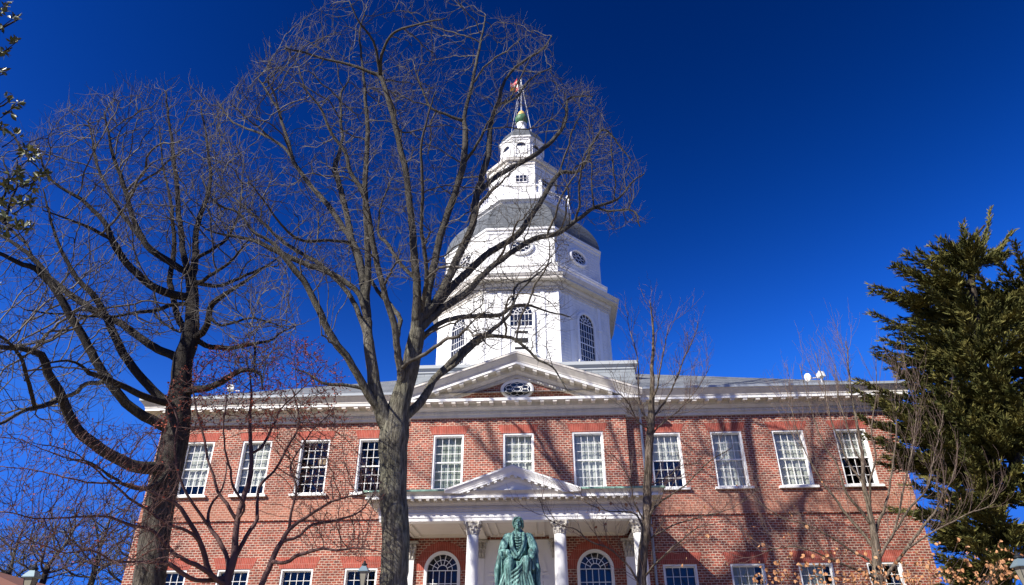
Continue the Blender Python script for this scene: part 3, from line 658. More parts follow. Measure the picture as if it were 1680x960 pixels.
def face_frame(k, ap):
    "centre direction of octagon face k (0 = front), right axis"
    a = -pi/2+pi/4*k; n = Vector((cos(a), sin(a), 0)); return n, Vector((-sin(a), cos(a), 0))
for k in range(8):
    n, X = face_frame(k, AP); c = Vector((0, TY0, 0))+n*AP
    P = lambda u, v, o: c+X*u+Vector((0, 0, v))+n*o
    hw, zs_, z0 = .52, 17.05, 14.95
    # white casing with arch
    f = MB(); cs_ = .13
    rings = []
    loopo = [(-hw-cs_, z0), (-hw-cs_, zs_)]+[((hw+cs_)*-cos(pi*i/16), zs_+(hw+cs_)*sin(pi*i/16)) for i in range(1, 16)]+[(hw+cs_, zs_), (hw+cs_, z0)]
    loopi = [(-hw, z0), (-hw, zs_)]+[(hw*-cos(pi*i/16), zs_+hw*sin(pi*i/16)) for i in range(1, 16)]+[(hw, zs_), (hw, z0)]
    f.sweep([[P(a[0], a[1], -.08), P(a[0], a[1], .09), P(b[0], b[1], .09), P(b[0], b[1], -.0)] for a, b in zip(loopi, loopo)], caps=True)
    f.sweep([[P(u, z0-.1, o), P(u, z0, o)] for u, o in ((-hw-.2, 0), (-hw-.2, .16), (hw+.2, .16), (hw+.2, 0))], caps=False)
    f.add([P(-hw-.2, z0, 0), P(-hw-.2, z0, .16), P(hw+.2, z0, .16), P(hw+.2, z0, 0)], [(0, 1, 2, 3)])
    for s in (-1, 1):   # flat side pilasters
        for a, b in (((s*(hw+.42), .03), (s*(hw+.62), .03)),):
            f.sweep([[P(a[0], z, 0), P(a[0], z, .04), P(b[0], z, .04), P(b[0], z, 0)] for z in (ZB0, ZB1-.02)], caps=False)
        f.sweep([[P(s*(hw+.38), z, 0), P(s*(hw+.38), z, .07), P(s*(hw+.66), z, .07), P(s*(hw+.66), z, 0)] for z in (17.0, 17.12)], caps=True)
    wo = f.build('arched_window', WTRIM, T)
    s_ = MB(); r = hw; front = (k == 0); zb = 16.35 if front else z0
    for i in range(1, 6): u = -hw+2*hw*i/6; s_.bar(P(u, zb, .036), P(u, zs_, .036), .008, .01, X)
    j = 0; zz = zb+.33
    while zz < zs_-.1: s_.bar(P(-hw, zz, .036), P(hw, zz, .036), .008 if j != 2 else .024, .01, (0, 0, 1)); zz += .34; j += 1
    s_.bar(P(-hw, zs_, .036), P(hw, zs_, .036), .015, .012, (0, 0, 1))
    for i in range(1, 6): a = pi*i/6; s_.bar(P(.16*cos(a), zs_+.16*sin(a), .036), P(r*cos(a), zs_+r*sin(a), .036), .012, .011, n)
    for rr in (.16, .34): s_.sweep([[P(q*cos(pi*i/12), zs_+q*sin(pi*i/12), o) for q, o in ((rr-.012, .036), (rr-.012, .035), (rr+.012, .035), (rr+.012, .036))] for i in range(13)], caps=False)
    s_.build('sash', WTRIM, wo)
    g = MB(); pts = [P(-hw, zb, .02), P(hw, zb, .02)]+[P(hw*cos(pi*i/16), zs_+hw*sin(pi*i/16), .02) for i in range(17)]
    g2 = MB(); g.add(pts, [tuple(range(len(pts)))])
    g.build('pane', PANE, wo)
    if front:
        q = MB(); q.add([P(-hw, z0, .05), P(hw, z0, .05), P(hw, zb, .05), P(-hw, zb, .05)], [(0, 1, 2, 3)])
        q.bar(P(-hw, zb, .05), P(hw, zb, .05), .04, .05, (0, 0, 1)); q.build('louver_board', WTRIM, wo)
        q = MB()
        for zz in (15.25, 15.65, 16.08): q.bar(P(-hw*.6, zz, .055), P(hw*.6, zz, .055), .06 if zz != 15.65 else .12, .006, (0, 0, 1))
        q.build('vent_slot', DARK, wo)
    # attic ovals
    n2, X2 = face_frame(k, 4.14); c2 = Vector((0, TY0, 21.05))+n2*4.155
    oval(T, c2, .52, .34, X2, n2, .15, proud=.12)
    # cupola small square window and lantern arched window
    c3 = Vector((0, TY0, 0))+n*1.94; q = MB(); 
    def PP(u, v, o): return c3+X*u+Vector((0, 0, v))+n*o
    q.bar(PP(-.36, 27.35, .02), PP(.36, 27.35, .02), .27, .02, (0, 0, 1)); w3 = q.build('cupola_window', WTRIM, T)
    q = MB()
    for u in (-.22, 0, .22):
        for v in (27.23, 27.47): q.bar(PP(u-.09, v, .045), PP(u+.09, v, .045), .1, .004, (0, 0, 1))
    q.build('pane', PANE, w3)
    c3 = Vector((0, TY0, 0))+n*1.27; q = MB()
    lo = [(-.3, 29.9), (-.3, 30.45)]+[(-.3*cos(pi*i/8), 30.45+.3*sin(pi*i/8)) for i in range(1, 8)]+[(.3, 30.45), (.3, 29.9)]
    q.sweep([[PP(a[0], a[1], .01), PP(a[0], a[1], .07), PP(a[0]*1.25, 29.9+(a[1]-29.9)*1.08, .07), PP(a[0]*1.25, 29.9+(a[1]-29.9)*1.08, 0)] for a in lo], caps=True); w4 = q.build('lantern_window', WTRIM, T)
    q = MB(); q.add([PP(u, v, .022) for u, v in [(-.3, 30.45)]+lo[2:-2]+[(.3, 30.45)]], [tuple(range(len(lo)-2))]); q.build('pane', PANE, w4)
    q = MB(); 
    for v in np.arange(29.95, 30.45, .08): q.bar(PP(-.29, v, .02), PP(.29, v, .02), .035, .012, (0, 0, 1))
    q.build('louver', WTRIM, w4)

# flagpole and flag
PT = at(854.5, 130, TY0)
fpo = empty('flagpole', (0, TY0, 34.7), 'thin white flagpole with stay ropes on the gold tip of the tower', 'flagpole')
q = MB(); q.tube([(0, TY0, 34.65), (0, TY0, PT.z)], [.045, .03], 8); q.lathe((0, TY0, PT.z), [(.02, 0), (.07, .04), (.07, .1), (.01, .15)], 10); q.build('pole', WIREM, fpo)
q = MB()
for k in range(4):
    a = pi/4+pi/2*k; q.tube([(0, TY0, PT.z-.1), (.95*cos(a), TY0+.95*sin(a), 31.9)], .014, 4)
q.build('stay_rope', WIREM, fpo)
fl = MB(); nu, nv = 48, 32; cols_ = []
for j in range(nv+1):
    for i in range(nu+1):
        u, v = i/nu, j/nv
        x = -.03-.34*u-.05*sin(9*u+2*v)-.10*u*v; yy = .15*sin(11*u+3.2*v)*(.4+u)
        z = -.95*v*(1-.15*u)-.28*u*u-.08*sin(8*u+1)
        fl.v.append((x*1.8, TY0+yy-.1, PT.z-.05+z*1.3))
for j in range(nv):
    for i in range(nu):
        a = j*(nu+1)+i; fl.f.append((a, a+1, a+nu+2, a+nu+1))
FM = [mat('flag_gold', (.85, .5, .04), .8), mat('flag_black', (.015, .015, .015), .8), mat('flag_red', (.7, .02, .03), .8), mat('flag_white', (.75, .73, .7), .8)]
flag = fl.build('flag', FM, smooth=True, fix=False)
for p in flag.data.polygons:
    j, i = divmod(p.index, nu); u, v = i/nu, j/nv; qx, qy = int(u*2), int(v*2); uu, vv = (u*2) % 1, (v*2) % 1
    if qx == qy: p.material_index = (int(uu*6)+(1 if vv > uu else 0)) % 2
    else:
        cr = abs(uu-.5) < .09 or abs(vv-.5) < .12 or (min(abs(uu-.1), abs(uu-.9)) < .06 and abs(vv-.5) < .2) or (min(abs(vv-.12), abs(vv-.88)) < .08 and abs(uu-.5) < .17)
        p.material_index = 2+((int(uu*2)+int(vv*2)+(1 if cr else 0)) % 2)
tag(flag, 'furled flag quartered in red, white, gold and black near the top of the pole', 'flag')

# roof floodlights
def floodlight(px, py, y, label, flip=1, both=True):
    P0 = at(px, py, y); t = empty('floodlight', tuple(P0), label, 'floodlight', 'floodlights on the roof edge'); SF = Matrix.Scale(.72, 4)
    q = MB(); q.tube([P0+Vector((.28*flip, 0, -.5)), P0+Vector((.25*flip, 0, .02)), P0+Vector((-.12*flip, 0, -.02))], .022, 6); q.build('bracket', WIREM, t)
    if both:
        q = MB(); q.lathe((0, 0, 0), [(.0, -.18), (.1, -.16), (.15, -.1), (.21, .0), (.22, .05), (.2, .055)], 18)
        q.build('lamp_head', WHITE, t, smooth=True, xf=Matrix.Translation(P0+Vector((-.2*flip, 0, .02))) @ Matrix.Rotation(radians(-100*flip), 4, 'Y') @ Matrix.Rotation(.4, 4, 'X') @ SF)
    q = MB(); q.box(-.14, .14, -.12, .12, -.13, .13); q.box(-.16, .16, -.14, -.12, -.15, .15); q.box(-.12, .12, .12, .16, -.1, .1)
    q.build('lamp_housing', WHITE, t, xf=Matrix.Translation(P0+Vector((.27*flip, 0, .1))) @ Matrix.Rotation(.35, 4, 'Z') @ Matrix.Rotation(-.3, 4, 'X') @ SF)
floodlight(1335, 620, -.2, 'pair of white floodlights on the gutter at the right roof end')
floodlight(389, 641, -.2, 'small white floodlight above the gutter at the left roof end', -1, False)

# ---------------------------------------------------------------- trees
from mathutils import kdtree
BARK1 = bark_mat('bark_grey', (.14, .125, .1), (.28, .26, .21), top=(6.5, 11.5, (.1, .09, .074))); BARK2 = bark_mat('bark_dark', (.08, .068, .058), (.17, .15, .13), top=(4, 8, (.042, .036, .032)))
TWIG1 = leafy('twig_brown', [(.3, (.038, .033, .027)), (.7, (.125, .11, .092))], 4, .8); TWIG2 = leafy('twig_dark', [(.3, (.06, .03, .03)), (.7, (.11, .06, .05))], 4, .8)
TWIG3 = leafy('twig_pale', [(.3, (.085, .055, .045)), (.7, (.18, .125, .1))], 4, .8)
BUD = leafy('red_buds', [(.3, (.25, .05, .03)), (.7, (.4, .1, .05))], 6, .8)
DRYL = leafy('dry_leaves', [(.25, (.17, .075, .035)), (.5, (.33, .155, .07)), (.75, (.48, .29, .15))], 7, .8)
def crom(P, step):
    "resampled Catmull-Rom through rows (x,y,z,r)"
    P = np.array(P, float)
    if len(P) < 2: return P
    Q = np.vstack([2*P[0]-P[1], P, 2*P[-1]-P[-2]]); out = []
    for i in range(1, len(Q)-2):
        n = max(1, int(np.linalg.norm(Q[i+1][:3]-Q[i][:3])/step))
        for k in range(n):
            t = k/n; a, b, c, d = Q[i-1], Q[i], Q[i+1], Q[i+2]
            out.append(.5*((2*b)+(c-a)*t+(2*a-5*b+4*c-d)*t*t+(3*b-a-3*c+d)*t**3))
    out.append(P[-1]); return np.array(out)
class Tree:
    def __init__(s, step=.13, seed=1):
        s.P = []; s.par = []; s.R = []; s.main = []; s.step = step; s.g = np.random.default_rng(seed); s.marks = {}
    def limb(s, pts, Y0, Y1=None, tail=None, attach=True):
        "pts: (px, py, width px) in the photograph; depth from Y0 to Y1 along it"
        if Y1 is None: Y1 = Y0
        ls = [0]
        for a, b in zip(pts, pts[1:]): ls.append(ls[-1]+sqrt((a[0]-b[0])**2+(a[1]-b[1])**2))
        rows = []
        start = None
        if attach and s.P:
            # start from nearest existing main node in the picture plane
            A = np.array(s.P); d = (A-np.array(CAM)); z = d @ np.array(fw); X = 840+1120*(d @ np.array(rt))/z; Yp = 480-1120*(d @ np.array(up))/z
            dd = (X-pts[0][0])**2+(Yp-pts[0][1])**2; dd[~np.array(s.main)] += 1e6
            start = int(np.argmin(dd)); Y0 = s.P[start][1]
            if Y1 is not None and abs(Y1) > 90: Y1 = Y0
        for (x, y, w_), l in zip(pts, ls):
            f = (l/ls[-1])**.85; p = at(x, y, Y0+(Y1-Y0)*f); rows.append((p.x, p.y, p.z, max(.007, w_*zc(p)/1120/2)))
        if start is not None: rows[0] = (*s.P[start], min(rows[0][3], s.R[start]*.95))
        C = crom(rows, s.step)
        # small natural wobble
        n = len(C); wob = s.g.normal(0, 1, (n, 3)).cumsum(0)*.008
        wob -= np.linspace(0, 1, n)[:, None]*wob[-1]; C[:, :3] += wob*(1 if n > 4 else 0)
        prev = start
        for i, c in enumerate(C):
            if i == 0 and start is not None: continue
            s.P.append(tuple(c[:3])); s.par.append(prev if prev is not None else -1); s.R.append(c[3]); s.main.append(True); prev = len(s.P)-1
        return prev
    def root(s, zg):
        "carry the trunk down to the ground"
        p = s.P[0]; s.base = Vector((p[0]+.0, p[1], zg))
        q = s.P[min(6, len(s.P)-1)]; dx = (q[0]-p[0])/max(.1, (q[2]-p[2])); dy = (q[1]-p[1])/max(.1, q[2]-p[2])
        n = max(2, int((p[2]-zg)/.4)); h = p[2]-zg; pr = []
        for i in range(n, 0, -1):
            f = i/n; z = p[2]-h*f; fl_ = 1+.12*f+.5*max(0, f-.82)/.18*.8
            pr.append((p[0]-dx*h*f*.7, p[1]-dy*h*f*.7, z, s.R[0]*fl_))
        s.pre = pr; s.base = Vector((pr[0][0], pr[0][1], zg))
    def grow(s, A, infl, kill, iters, trop=(0, 0, .25), keep=.55, wob=.22, first=None):
        A = np.asarray(A, float); nd = np.full(len(A), 1e9); ni = np.zeros(len(A), int); alive = np.ones(len(A), bool)
        P = np.array(s.P); kd = kdtree.KDTree(len(P))
        for i, p in enumerate(P): kd.insert(p, i)
        kd.balance()
        for i, a in enumerate(A):
            _, j, d = kd.find(a); nd[i] = d; ni[i] = j
        nch = {}
        dirs = {}
        for it in range(iters):
            m = alive & (nd < infl)
            if not m.any(): break
            idx = ni[m]; v = A[m]-np.array([s.P[i] for i in idx]); v /= np.linalg.norm(v, axis=1)[:, None]+1e-9
            u, inv = np.unique(idx, return_inverse=True); acc = np.zeros((len(u), 3)); np.add.at(acc, inv, v)
            new = []; ids = []
            for k, i in enumerate(u):
                if nch.get(i, 0) >= 3: continue
                d = acc[k]/(np.linalg.norm(acc[k])+1e-9)
                pr = s.par[i]
                pd_ = dirs.get(i)
                if pd_ is None and pr >= 0 and not s.main[i]: pd_ = np.array(s.P[i])-np.array(s.P[pr]); pd_ /= np.linalg.norm(pd_)+1e-9
                d = d+np.array(trop)+s.g.normal(0, wob, 3)
                if pd_ is not None: d = d/np.linalg.norm(d)+pd_*keep
                d /= np.linalg.norm(d)+1e-9
                np_ = np.array(s.P[i])+d*s.step
                j = len(s.P); s.P.append(tuple(np_)); s.par.append(i); s.R.append(0); s.main.append(False); nch[i] = nch.get(i, 0)+1; dirs[j] = d
                new.append(np_); ids.append(j)
            if not new: break
            kn = kdtree.KDTree(len(new))
            for q, p in enumerate(new): kn.insert(p, q)
            kn.balance()
            for i in np.nonzero(alive)[0]:
                _, q, d = kn.find(A[i])
                if d < nd[i]: nd[i] = d; ni[i] = ids[q]
            alive &= nd > kill
        return s
    def shoots(s, every, length, ang=.6, upw=.5, levels=2, rmax=.06, start=6, r0_=.009):
        "straight young side shoots along the thinner limbs"
        todo = [(i, 0) for i in range(len(s.P)) if s.main[i] and s.R[i] < rmax]
        q = 0
        while q < len(todo):
            i, lv = todo[q]; q += 1
            if s.g.random() > every*(1 if lv == 0 else .8): continue
            p = s.par[i]
            if p < 0: continue
            d = np.array(s.P[i])-np.array(s.P[p]); d /= np.linalg.norm(d)+1e-9
            sd = s.g.normal(0, 1, 3); sd -= d*(sd @ d); sd /= np.linalg.norm(sd)+1e-9
            dd = d*cos(ang)+sd*sin(ang)*s.g.uniform(.7, 1.4); dd /= np.linalg.norm(dd)
            n = max(2, int(length*s.g.uniform(.4, 1.2)*(.6**lv)/s.step)); prev = i; pos = np.array(s.P[i])
            for k in range(n):
                dd = dd+np.array((0, 0, upw*.12))+s.g.normal(0, .05, 3); dd /= np.linalg.norm(dd); pos = pos+dd*s.step
                s.P.append(tuple(pos)); s.par.append(prev); s.R.append(0); s.main.append(False); prev = len(s.P)-1
                if lv+1 < levels and k > 0: todo.append((prev, lv+1))
    def finish(s, rt_, tips=2, tl=.28, expo=2.3, name=None, mats=(None, None), parent=None, extra=.25, minr=.0045, upw=.35):
        n = len(s.P); ch = [[] for _ in range(n)]
        for i, p in enumerate(s.par):
            if p >= 0: ch[p].append(i)
        # pipe model
        acc = [0.0]*n; size = [1]*n
        for i in range(n-1, -1, -1):
            if not s.main[i]:
                if not ch[i]: acc[i] = rt_**expo
                s.R[i] = max(rt_, acc[i]**(1/expo))
            p = s.par[i]
            if p >= 0: acc[p] += (s.R[i]**expo if not s.main[i] else 0)*1.04; size[p] += size[i]
        for i in range(n):
            p = s.par[i]
            if p >= 0 and not s.main[i]: s.R[i] = min(s.R[i], s.R[p]*(.62 if s.main[p] else 1.0))
            s.R[i] = max(s.R[i], rt_)
        trunk, crown = MB(), MB(); stack = []
        roots = [i for i in range(n) if s.par[i] < 0]
        ptsmain = []
        def chain(i, startp, startr):
            pts = [startp] if startp is not None else []; rr = [startr] if startp is not None else []; idx = []
            while True:
                pts.append(s.P[i]); rr.append(s.R[i]); idx.append(i)
                if not ch[i]: break
                nx = max(ch[i], key=lambda c: ((2e6 if s.main[c] else 0)*(1 if s.main[i] else 1)*(s.R[c]), size[c]))
                for c in ch[i]:
                    if c != nx: stack.append((c, s.P[i], min(s.R[i]*.9, s.R[c]*1.25)))
                i = nx
            return pts, rr, idx
        for r_ in roots: stack.append((r_, None, None))
        s.tips = []
        while stack:
            i, sp_, sr = stack.pop(); ismain = s.main[i]
            pts, rr, idx = chain(i, sp_, sr)
            if i == roots[0] and hasattr(s, 'pre'):
                pts = [q[:3] for q in s.pre]+pts; rr = [q[3] for q in s.pre]+rr
            # split into main part and fine part
            k = len(pts)
            if ismain:
                k = next((q for q, j in enumerate(idx) if not s.main[j]), len(idx))+(len(pts)-len(idx))
                if k >= 2: trunk.tube(pts[:k], rr[:k], 12 if max(rr) > .12 else 8 if max(rr) > .05 else 6)
                pts, rr = pts[k-1:], rr[k-1:]
            if len(pts) >= 2:
                rr = list(rr); rr[-1] *= .6
                crown.tube(pts, rr, 5 if rr[0] > .03 else 3, cap=False)
            end = Vector(pts[-1]); s.tips.append((end, (Vector(pts[-1])-Vector(pts[-2])).normalized() if len(pts) > 1 else Vector((0, 0, 1))))
        # fine twigs
        for i in range(n):
            if s.main[i] and s.R[i] > .05: continue
            k = tips if not ch[i] else (1 if s.g.random() < extra else 0)
            if k == 0: continue
            p = Vector(s.P[i]); q = s.par[i]; d = (p-Vector(s.P[q])).normalized() if q >= 0 else Vector((0, 0, 1))
            for _ in range(k):
                dd = (d+Vector(s.g.normal(0, .55, 3))+Vector((0, 0, upw))).normalized(); l = tl*s.g.uniform(.5, 1.3)
                m_ = p+dd*l*.5+Vector(s.g.normal(0, .02, 3)); e = p+dd*l+Vector((0, 0, l*.1))
                crown.tube([p, m_, e], [min(s.R[i], rt_), minr, minr*.7], 3, cap=False); s.tips.append((e, dd))
        trunk.build('trunk', mats[0], parent, smooth=True, fix=False); crown.build('crown', mats[1], parent, smooth=True, fix=False)
        return s
def inpoly(x, y, P):
    c = False; j = len(P)-1
    for i in range(len(P)):
        xi, yi = P[i]; xj, yj = P[j]
        if (yi > y) != (yj > y) and x < (xj-xi)*(y-yi)/(yj-yi)+xi: c = not c
        j = i
    return c
from mathutils import noise as mn
def cloud(poly, n, Yf, g, cl=None):
    "n points inside a crown: outline poly in the picture, depth spread from Yf(x,y)->(Ymid, half)"
    xs = [p[0] for p in poly]; ys_ = [p[1] for p in poly]; res = []
    while len(res) < n:
        x, y = g.uniform(min(xs), max(xs)), g.uniform(min(ys_), max(ys_))
        if not inpoly(x, y, poly): continue
        m, h = Yf(x, y); p = at(x, y, m+h*g.uniform(-1, 1))
        if cl is not None and mn.noise(p*cl[0])+g.normal(0, .08) < cl[1]: continue
        res.append(tuple(p))
    return res

# --- big tree in front of the tower
t = Tree(.13, 3)
Y = -9.6
t.limb([(645, 975, 47), (647, 900, 46), (645, 830, 45), (646, 760, 46), (649, 715, 50), (653, 685, 40), (660, 655, 34), (673, 613, 30), (680, 575, 29), (685, 545, 26)], Y, Y)
t.limb([(681, 550, 20), (682, 520, 16), (683, 484, 14), (681, 434, 13), (675, 385, 12), (671, 350, 11), (663, 271, 10), (650, 208, 9), (632, 154, 8), (623, 125, 7), (607, 119, 6), (582, 108, 5), (561, 102, 4.5), (507, 90, 3.5), (469, 79, 2)], 0, Y-1.6)
t.limb([(623, 125, 6), (626, 90, 5), (648, 54, 4), (698, 37, 3), (730, 30, 2)], 0, Y-2.6)
t.limb([(623, 128, 5), (612, 67, 4), (590, 37, 3), (573, 2, 2)], 0, Y-2.6)
t.limb([(690, 535, 17), (698, 500, 15), (704, 463, 14), (712, 422, 12), (723, 370, 12), (742, 317, 11), (757, 267, 11), (760, 217, 9), (758, 195, 7), (764, 162, 6), (776, 112, 5), (785, 75, 4), (797, 25, 2)], 0, Y+2.5)
t.limb([(758, 200, 6), (735, 190, 4.5), (705, 175, 4), (688, 133, 3), (680, 112, 2)], 0, Y+1.2)
t.limb([(696, 530, 17), (712, 500, 15), (732, 467, 14), (756, 415, 13), (776, 370, 12), (784, 317, 11), (801, 250, 10), (806, 200, 8), (817, 171, 7), (832, 125, 5), (863, 96, 4), (890, 80, 3), (905, 60, 2)], 0, Y+3.6)
t.limb([(785, 318, 8), (797, 305, 8), (820, 287, 8), (863, 262, 8), (905, 233, 7), (926, 200, 5), (930, 167, 4), (950, 160, 3), (972, 158, 2)], 0, Y+5.0)
t.limb([(817, 171, 5), (845, 160, 4), (870, 130, 3), (905, 110, 2)], 0, Y+4.6)
t.limb([(692, 540, 16), (712, 505, 14), (738, 474, 13), (797, 421, 11), (843, 389, 10), (866, 358, 9), (888, 325, 8), (913, 287, 7), (947, 282, 5), (972, 233, 4), (995, 215, 3), (1035, 262, 2)], 0, Y+5.2)
t.limb([(694, 545, 15), (721, 509, 13), (765, 482, 11), (802, 445, 10), (843, 415, 9), (878, 395, 9), (913, 386, 8), (947, 360, 7), (975, 340, 6), (1013, 325, 4), (1035, 300, 3), (1056, 286, 2)], 0, Y+4.0)
t.limb([(975, 340, 4), (1000, 345, 3.5), (1038, 345, 3), (1050, 372, 2)], 0, Y+3.0)
t.limb([(690, 562, 11), (712, 538, 9), (738, 523, 8), (782, 519, 8), (817, 517, 7), (837, 503, 6), (869, 500, 4.5), (901, 511, 3), (935, 520, 2)], 0, Y+3.0)
t.limb([(837, 503, 4.5), (845, 470, 3.5), (872, 455, 3), (905, 430, 2)], 0, Y+4.4)
t.limb([(660, 700, 18), (675, 672, 15), (698, 647, 14), (711, 622, 12), (740, 592, 11), (776, 558, 10), (797, 546, 8), (832, 517, 5), (850, 480, 3), (880, 450, 2)], 0, Y+2.4)
t.limb([(776, 558, 7), (800, 551, 7), (837, 555, 6), (861, 570, 5), (884, 590, 4), (907, 602, 3), (930, 640, 2)], 0, Y+1.2)
t.limb([(711, 622, 8), (740, 605, 7), (770, 575, 6), (790, 560, 4)], 0, Y+1.2)
t.limb([(648, 712, 32), (632, 690, 28), (617, 647, 24), (611, 613, 20), (605, 563, 18)], 0, Y-.4)
t.limb([(605, 565, 17), (602, 530, 15), (598, 484, 15), (590, 434, 14), (577, 397, 12), (573, 367, 10), (561, 317, 9), (550, 275, 9), (557, 250, 6), (562, 225, 5), (560, 160, 4), (572, 130, 2)], 0, Y+1.6)
t.limb([(602, 500, 12), (604, 455, 11), (604, 422, 11), (602, 375, 10), (600, 292, 9), (602, 233, 8), (598, 167, 6), (594, 112, 4), (590, 60, 3), (598, 20, 2)], 0, Y-1.2)
t.limb([(660, 650, 16), (657, 605, 13), (652, 576, 12), (644, 530, 11), (632, 488, 10), (619, 434, 10), (607, 370, 9), (594, 317, 8), (573, 283, 7), (567, 250, 6), (548, 225, 5), (527, 180, 4), (505, 150, 3), (490, 110, 2)], 0, Y-2.6)
t.limb([(625, 675, 15), (594, 630, 13), (573, 592, 12), (548, 555, 12), (523, 501, 11), (507, 467, 10), (482, 438, 10), (461, 413, 8), (444, 395, 6), (415, 380, 5), (390, 350, 4), (350, 330, 3), (330, 290, 2)], 0, Y-2.8)
t.limb([(600, 530, 10), (590, 484, 9), (565, 463, 9), (540, 447, 9), (498, 430, 9), (457, 413, 9), (415, 393, 7), (365, 384, 4), (330, 370, 2.5), (300, 330, 2)], 0, Y-1.0)
t.limb([(580, 396, 10), (565, 379, 9), (536, 342, 9), (507, 308, 8), (482, 271, 7), (473, 242, 6), (461, 200, 5), (448, 167, 4), (423, 129, 2.5)], 0, Y+3.0)
t.limb([(482, 271, 5), (465, 242, 5), (423, 217, 4), (382, 200, 3), (357, 167, 2)], 0, Y+3.6)
t.limb([(605, 560, 12), (590, 525, 9), (573, 490, 8), (552, 463, 8), (519, 430, 7), (477, 405, 6), (440, 375, 5), (400, 340, 3), (352, 300, 2)], 0, Y+1.4)
t.limb([(577, 400, 6), (545, 392, 5), (500, 393, 5), (468, 375, 4), (440, 340, 3), (410, 300, 2)], 0, Y-3.4)
t.limb([(673, 465, 7), (655, 430, 6), (635, 400, 6), (622, 385, 4), (626, 340, 3), (640, 300, 2)], 0, Y+2.0)
t.limb([(663, 560, 9), (655, 525, 8), (640, 500, 8), (615, 470, 6), (605, 450, 4)], 0, Y+1.0)
t.limb([(690, 520, 9), (700, 440, 7), (693, 380, 6), (692, 300, 5), (690, 240, 4), (700, 200, 3), (715, 150, 2)], 0, Y-2.8)
t.limb([(757, 267, 6), (775, 250, 5), (790, 225, 4.5), (800, 200, 3)], 0, Y+.6)
t.limb([(596, 640, 6), (560, 632, 6), (530, 630, 5), (505, 612, 3), (480, 605, 2)], 0, Y-1)
t.limb([(552, 563, 4), (535, 556, 3), (528, 550, 3)], 0, Y-3)
T1POLY = [(335, 330), (330, 200), (380, 150), (465, 45), (520, 15), (560, -60), (720, -60), (800, 15), (905, 60), (920, 115), (985, 150), (1000, 200), (1055, 275), (1062, 370), (1010, 385), (960, 375), (935, 420), (930, 520), (915, 600), (860, 575), (780, 585), (730, 520), (700, 470), (600, 470), (520, 470), (470, 430), (400, 410), (350, 400)]
YF = lambda x, y: (Y+(x-640)/420*3.4+(1.5-1.5*y/400), 3.0)
t.grow(cloud(T1POLY, 700, YF, t.g), 3.0, .6, 24, keep=.6, wob=.26, trop=(0, 0, .4))
t.grow(cloud(T1POLY, 6000, YF, t.g, (.5, .04)), 1.0, .2, 11, keep=.5, wob=.2)
p = t.P[0]; t.root(gz(p[0], p[1])-.05)
T1 = empty('bare_tree', tuple(t.base), 'tallest bare tree, pale forked trunk left of the porch, crown across the tower', 'tree')
t.finish(.006, 2, .42, mats=(BARK1, TWIG1), parent=T1, extra=.3, expo=2.05, minr=.0035, upw=.7)
print('T1 nodes', len(t.P))

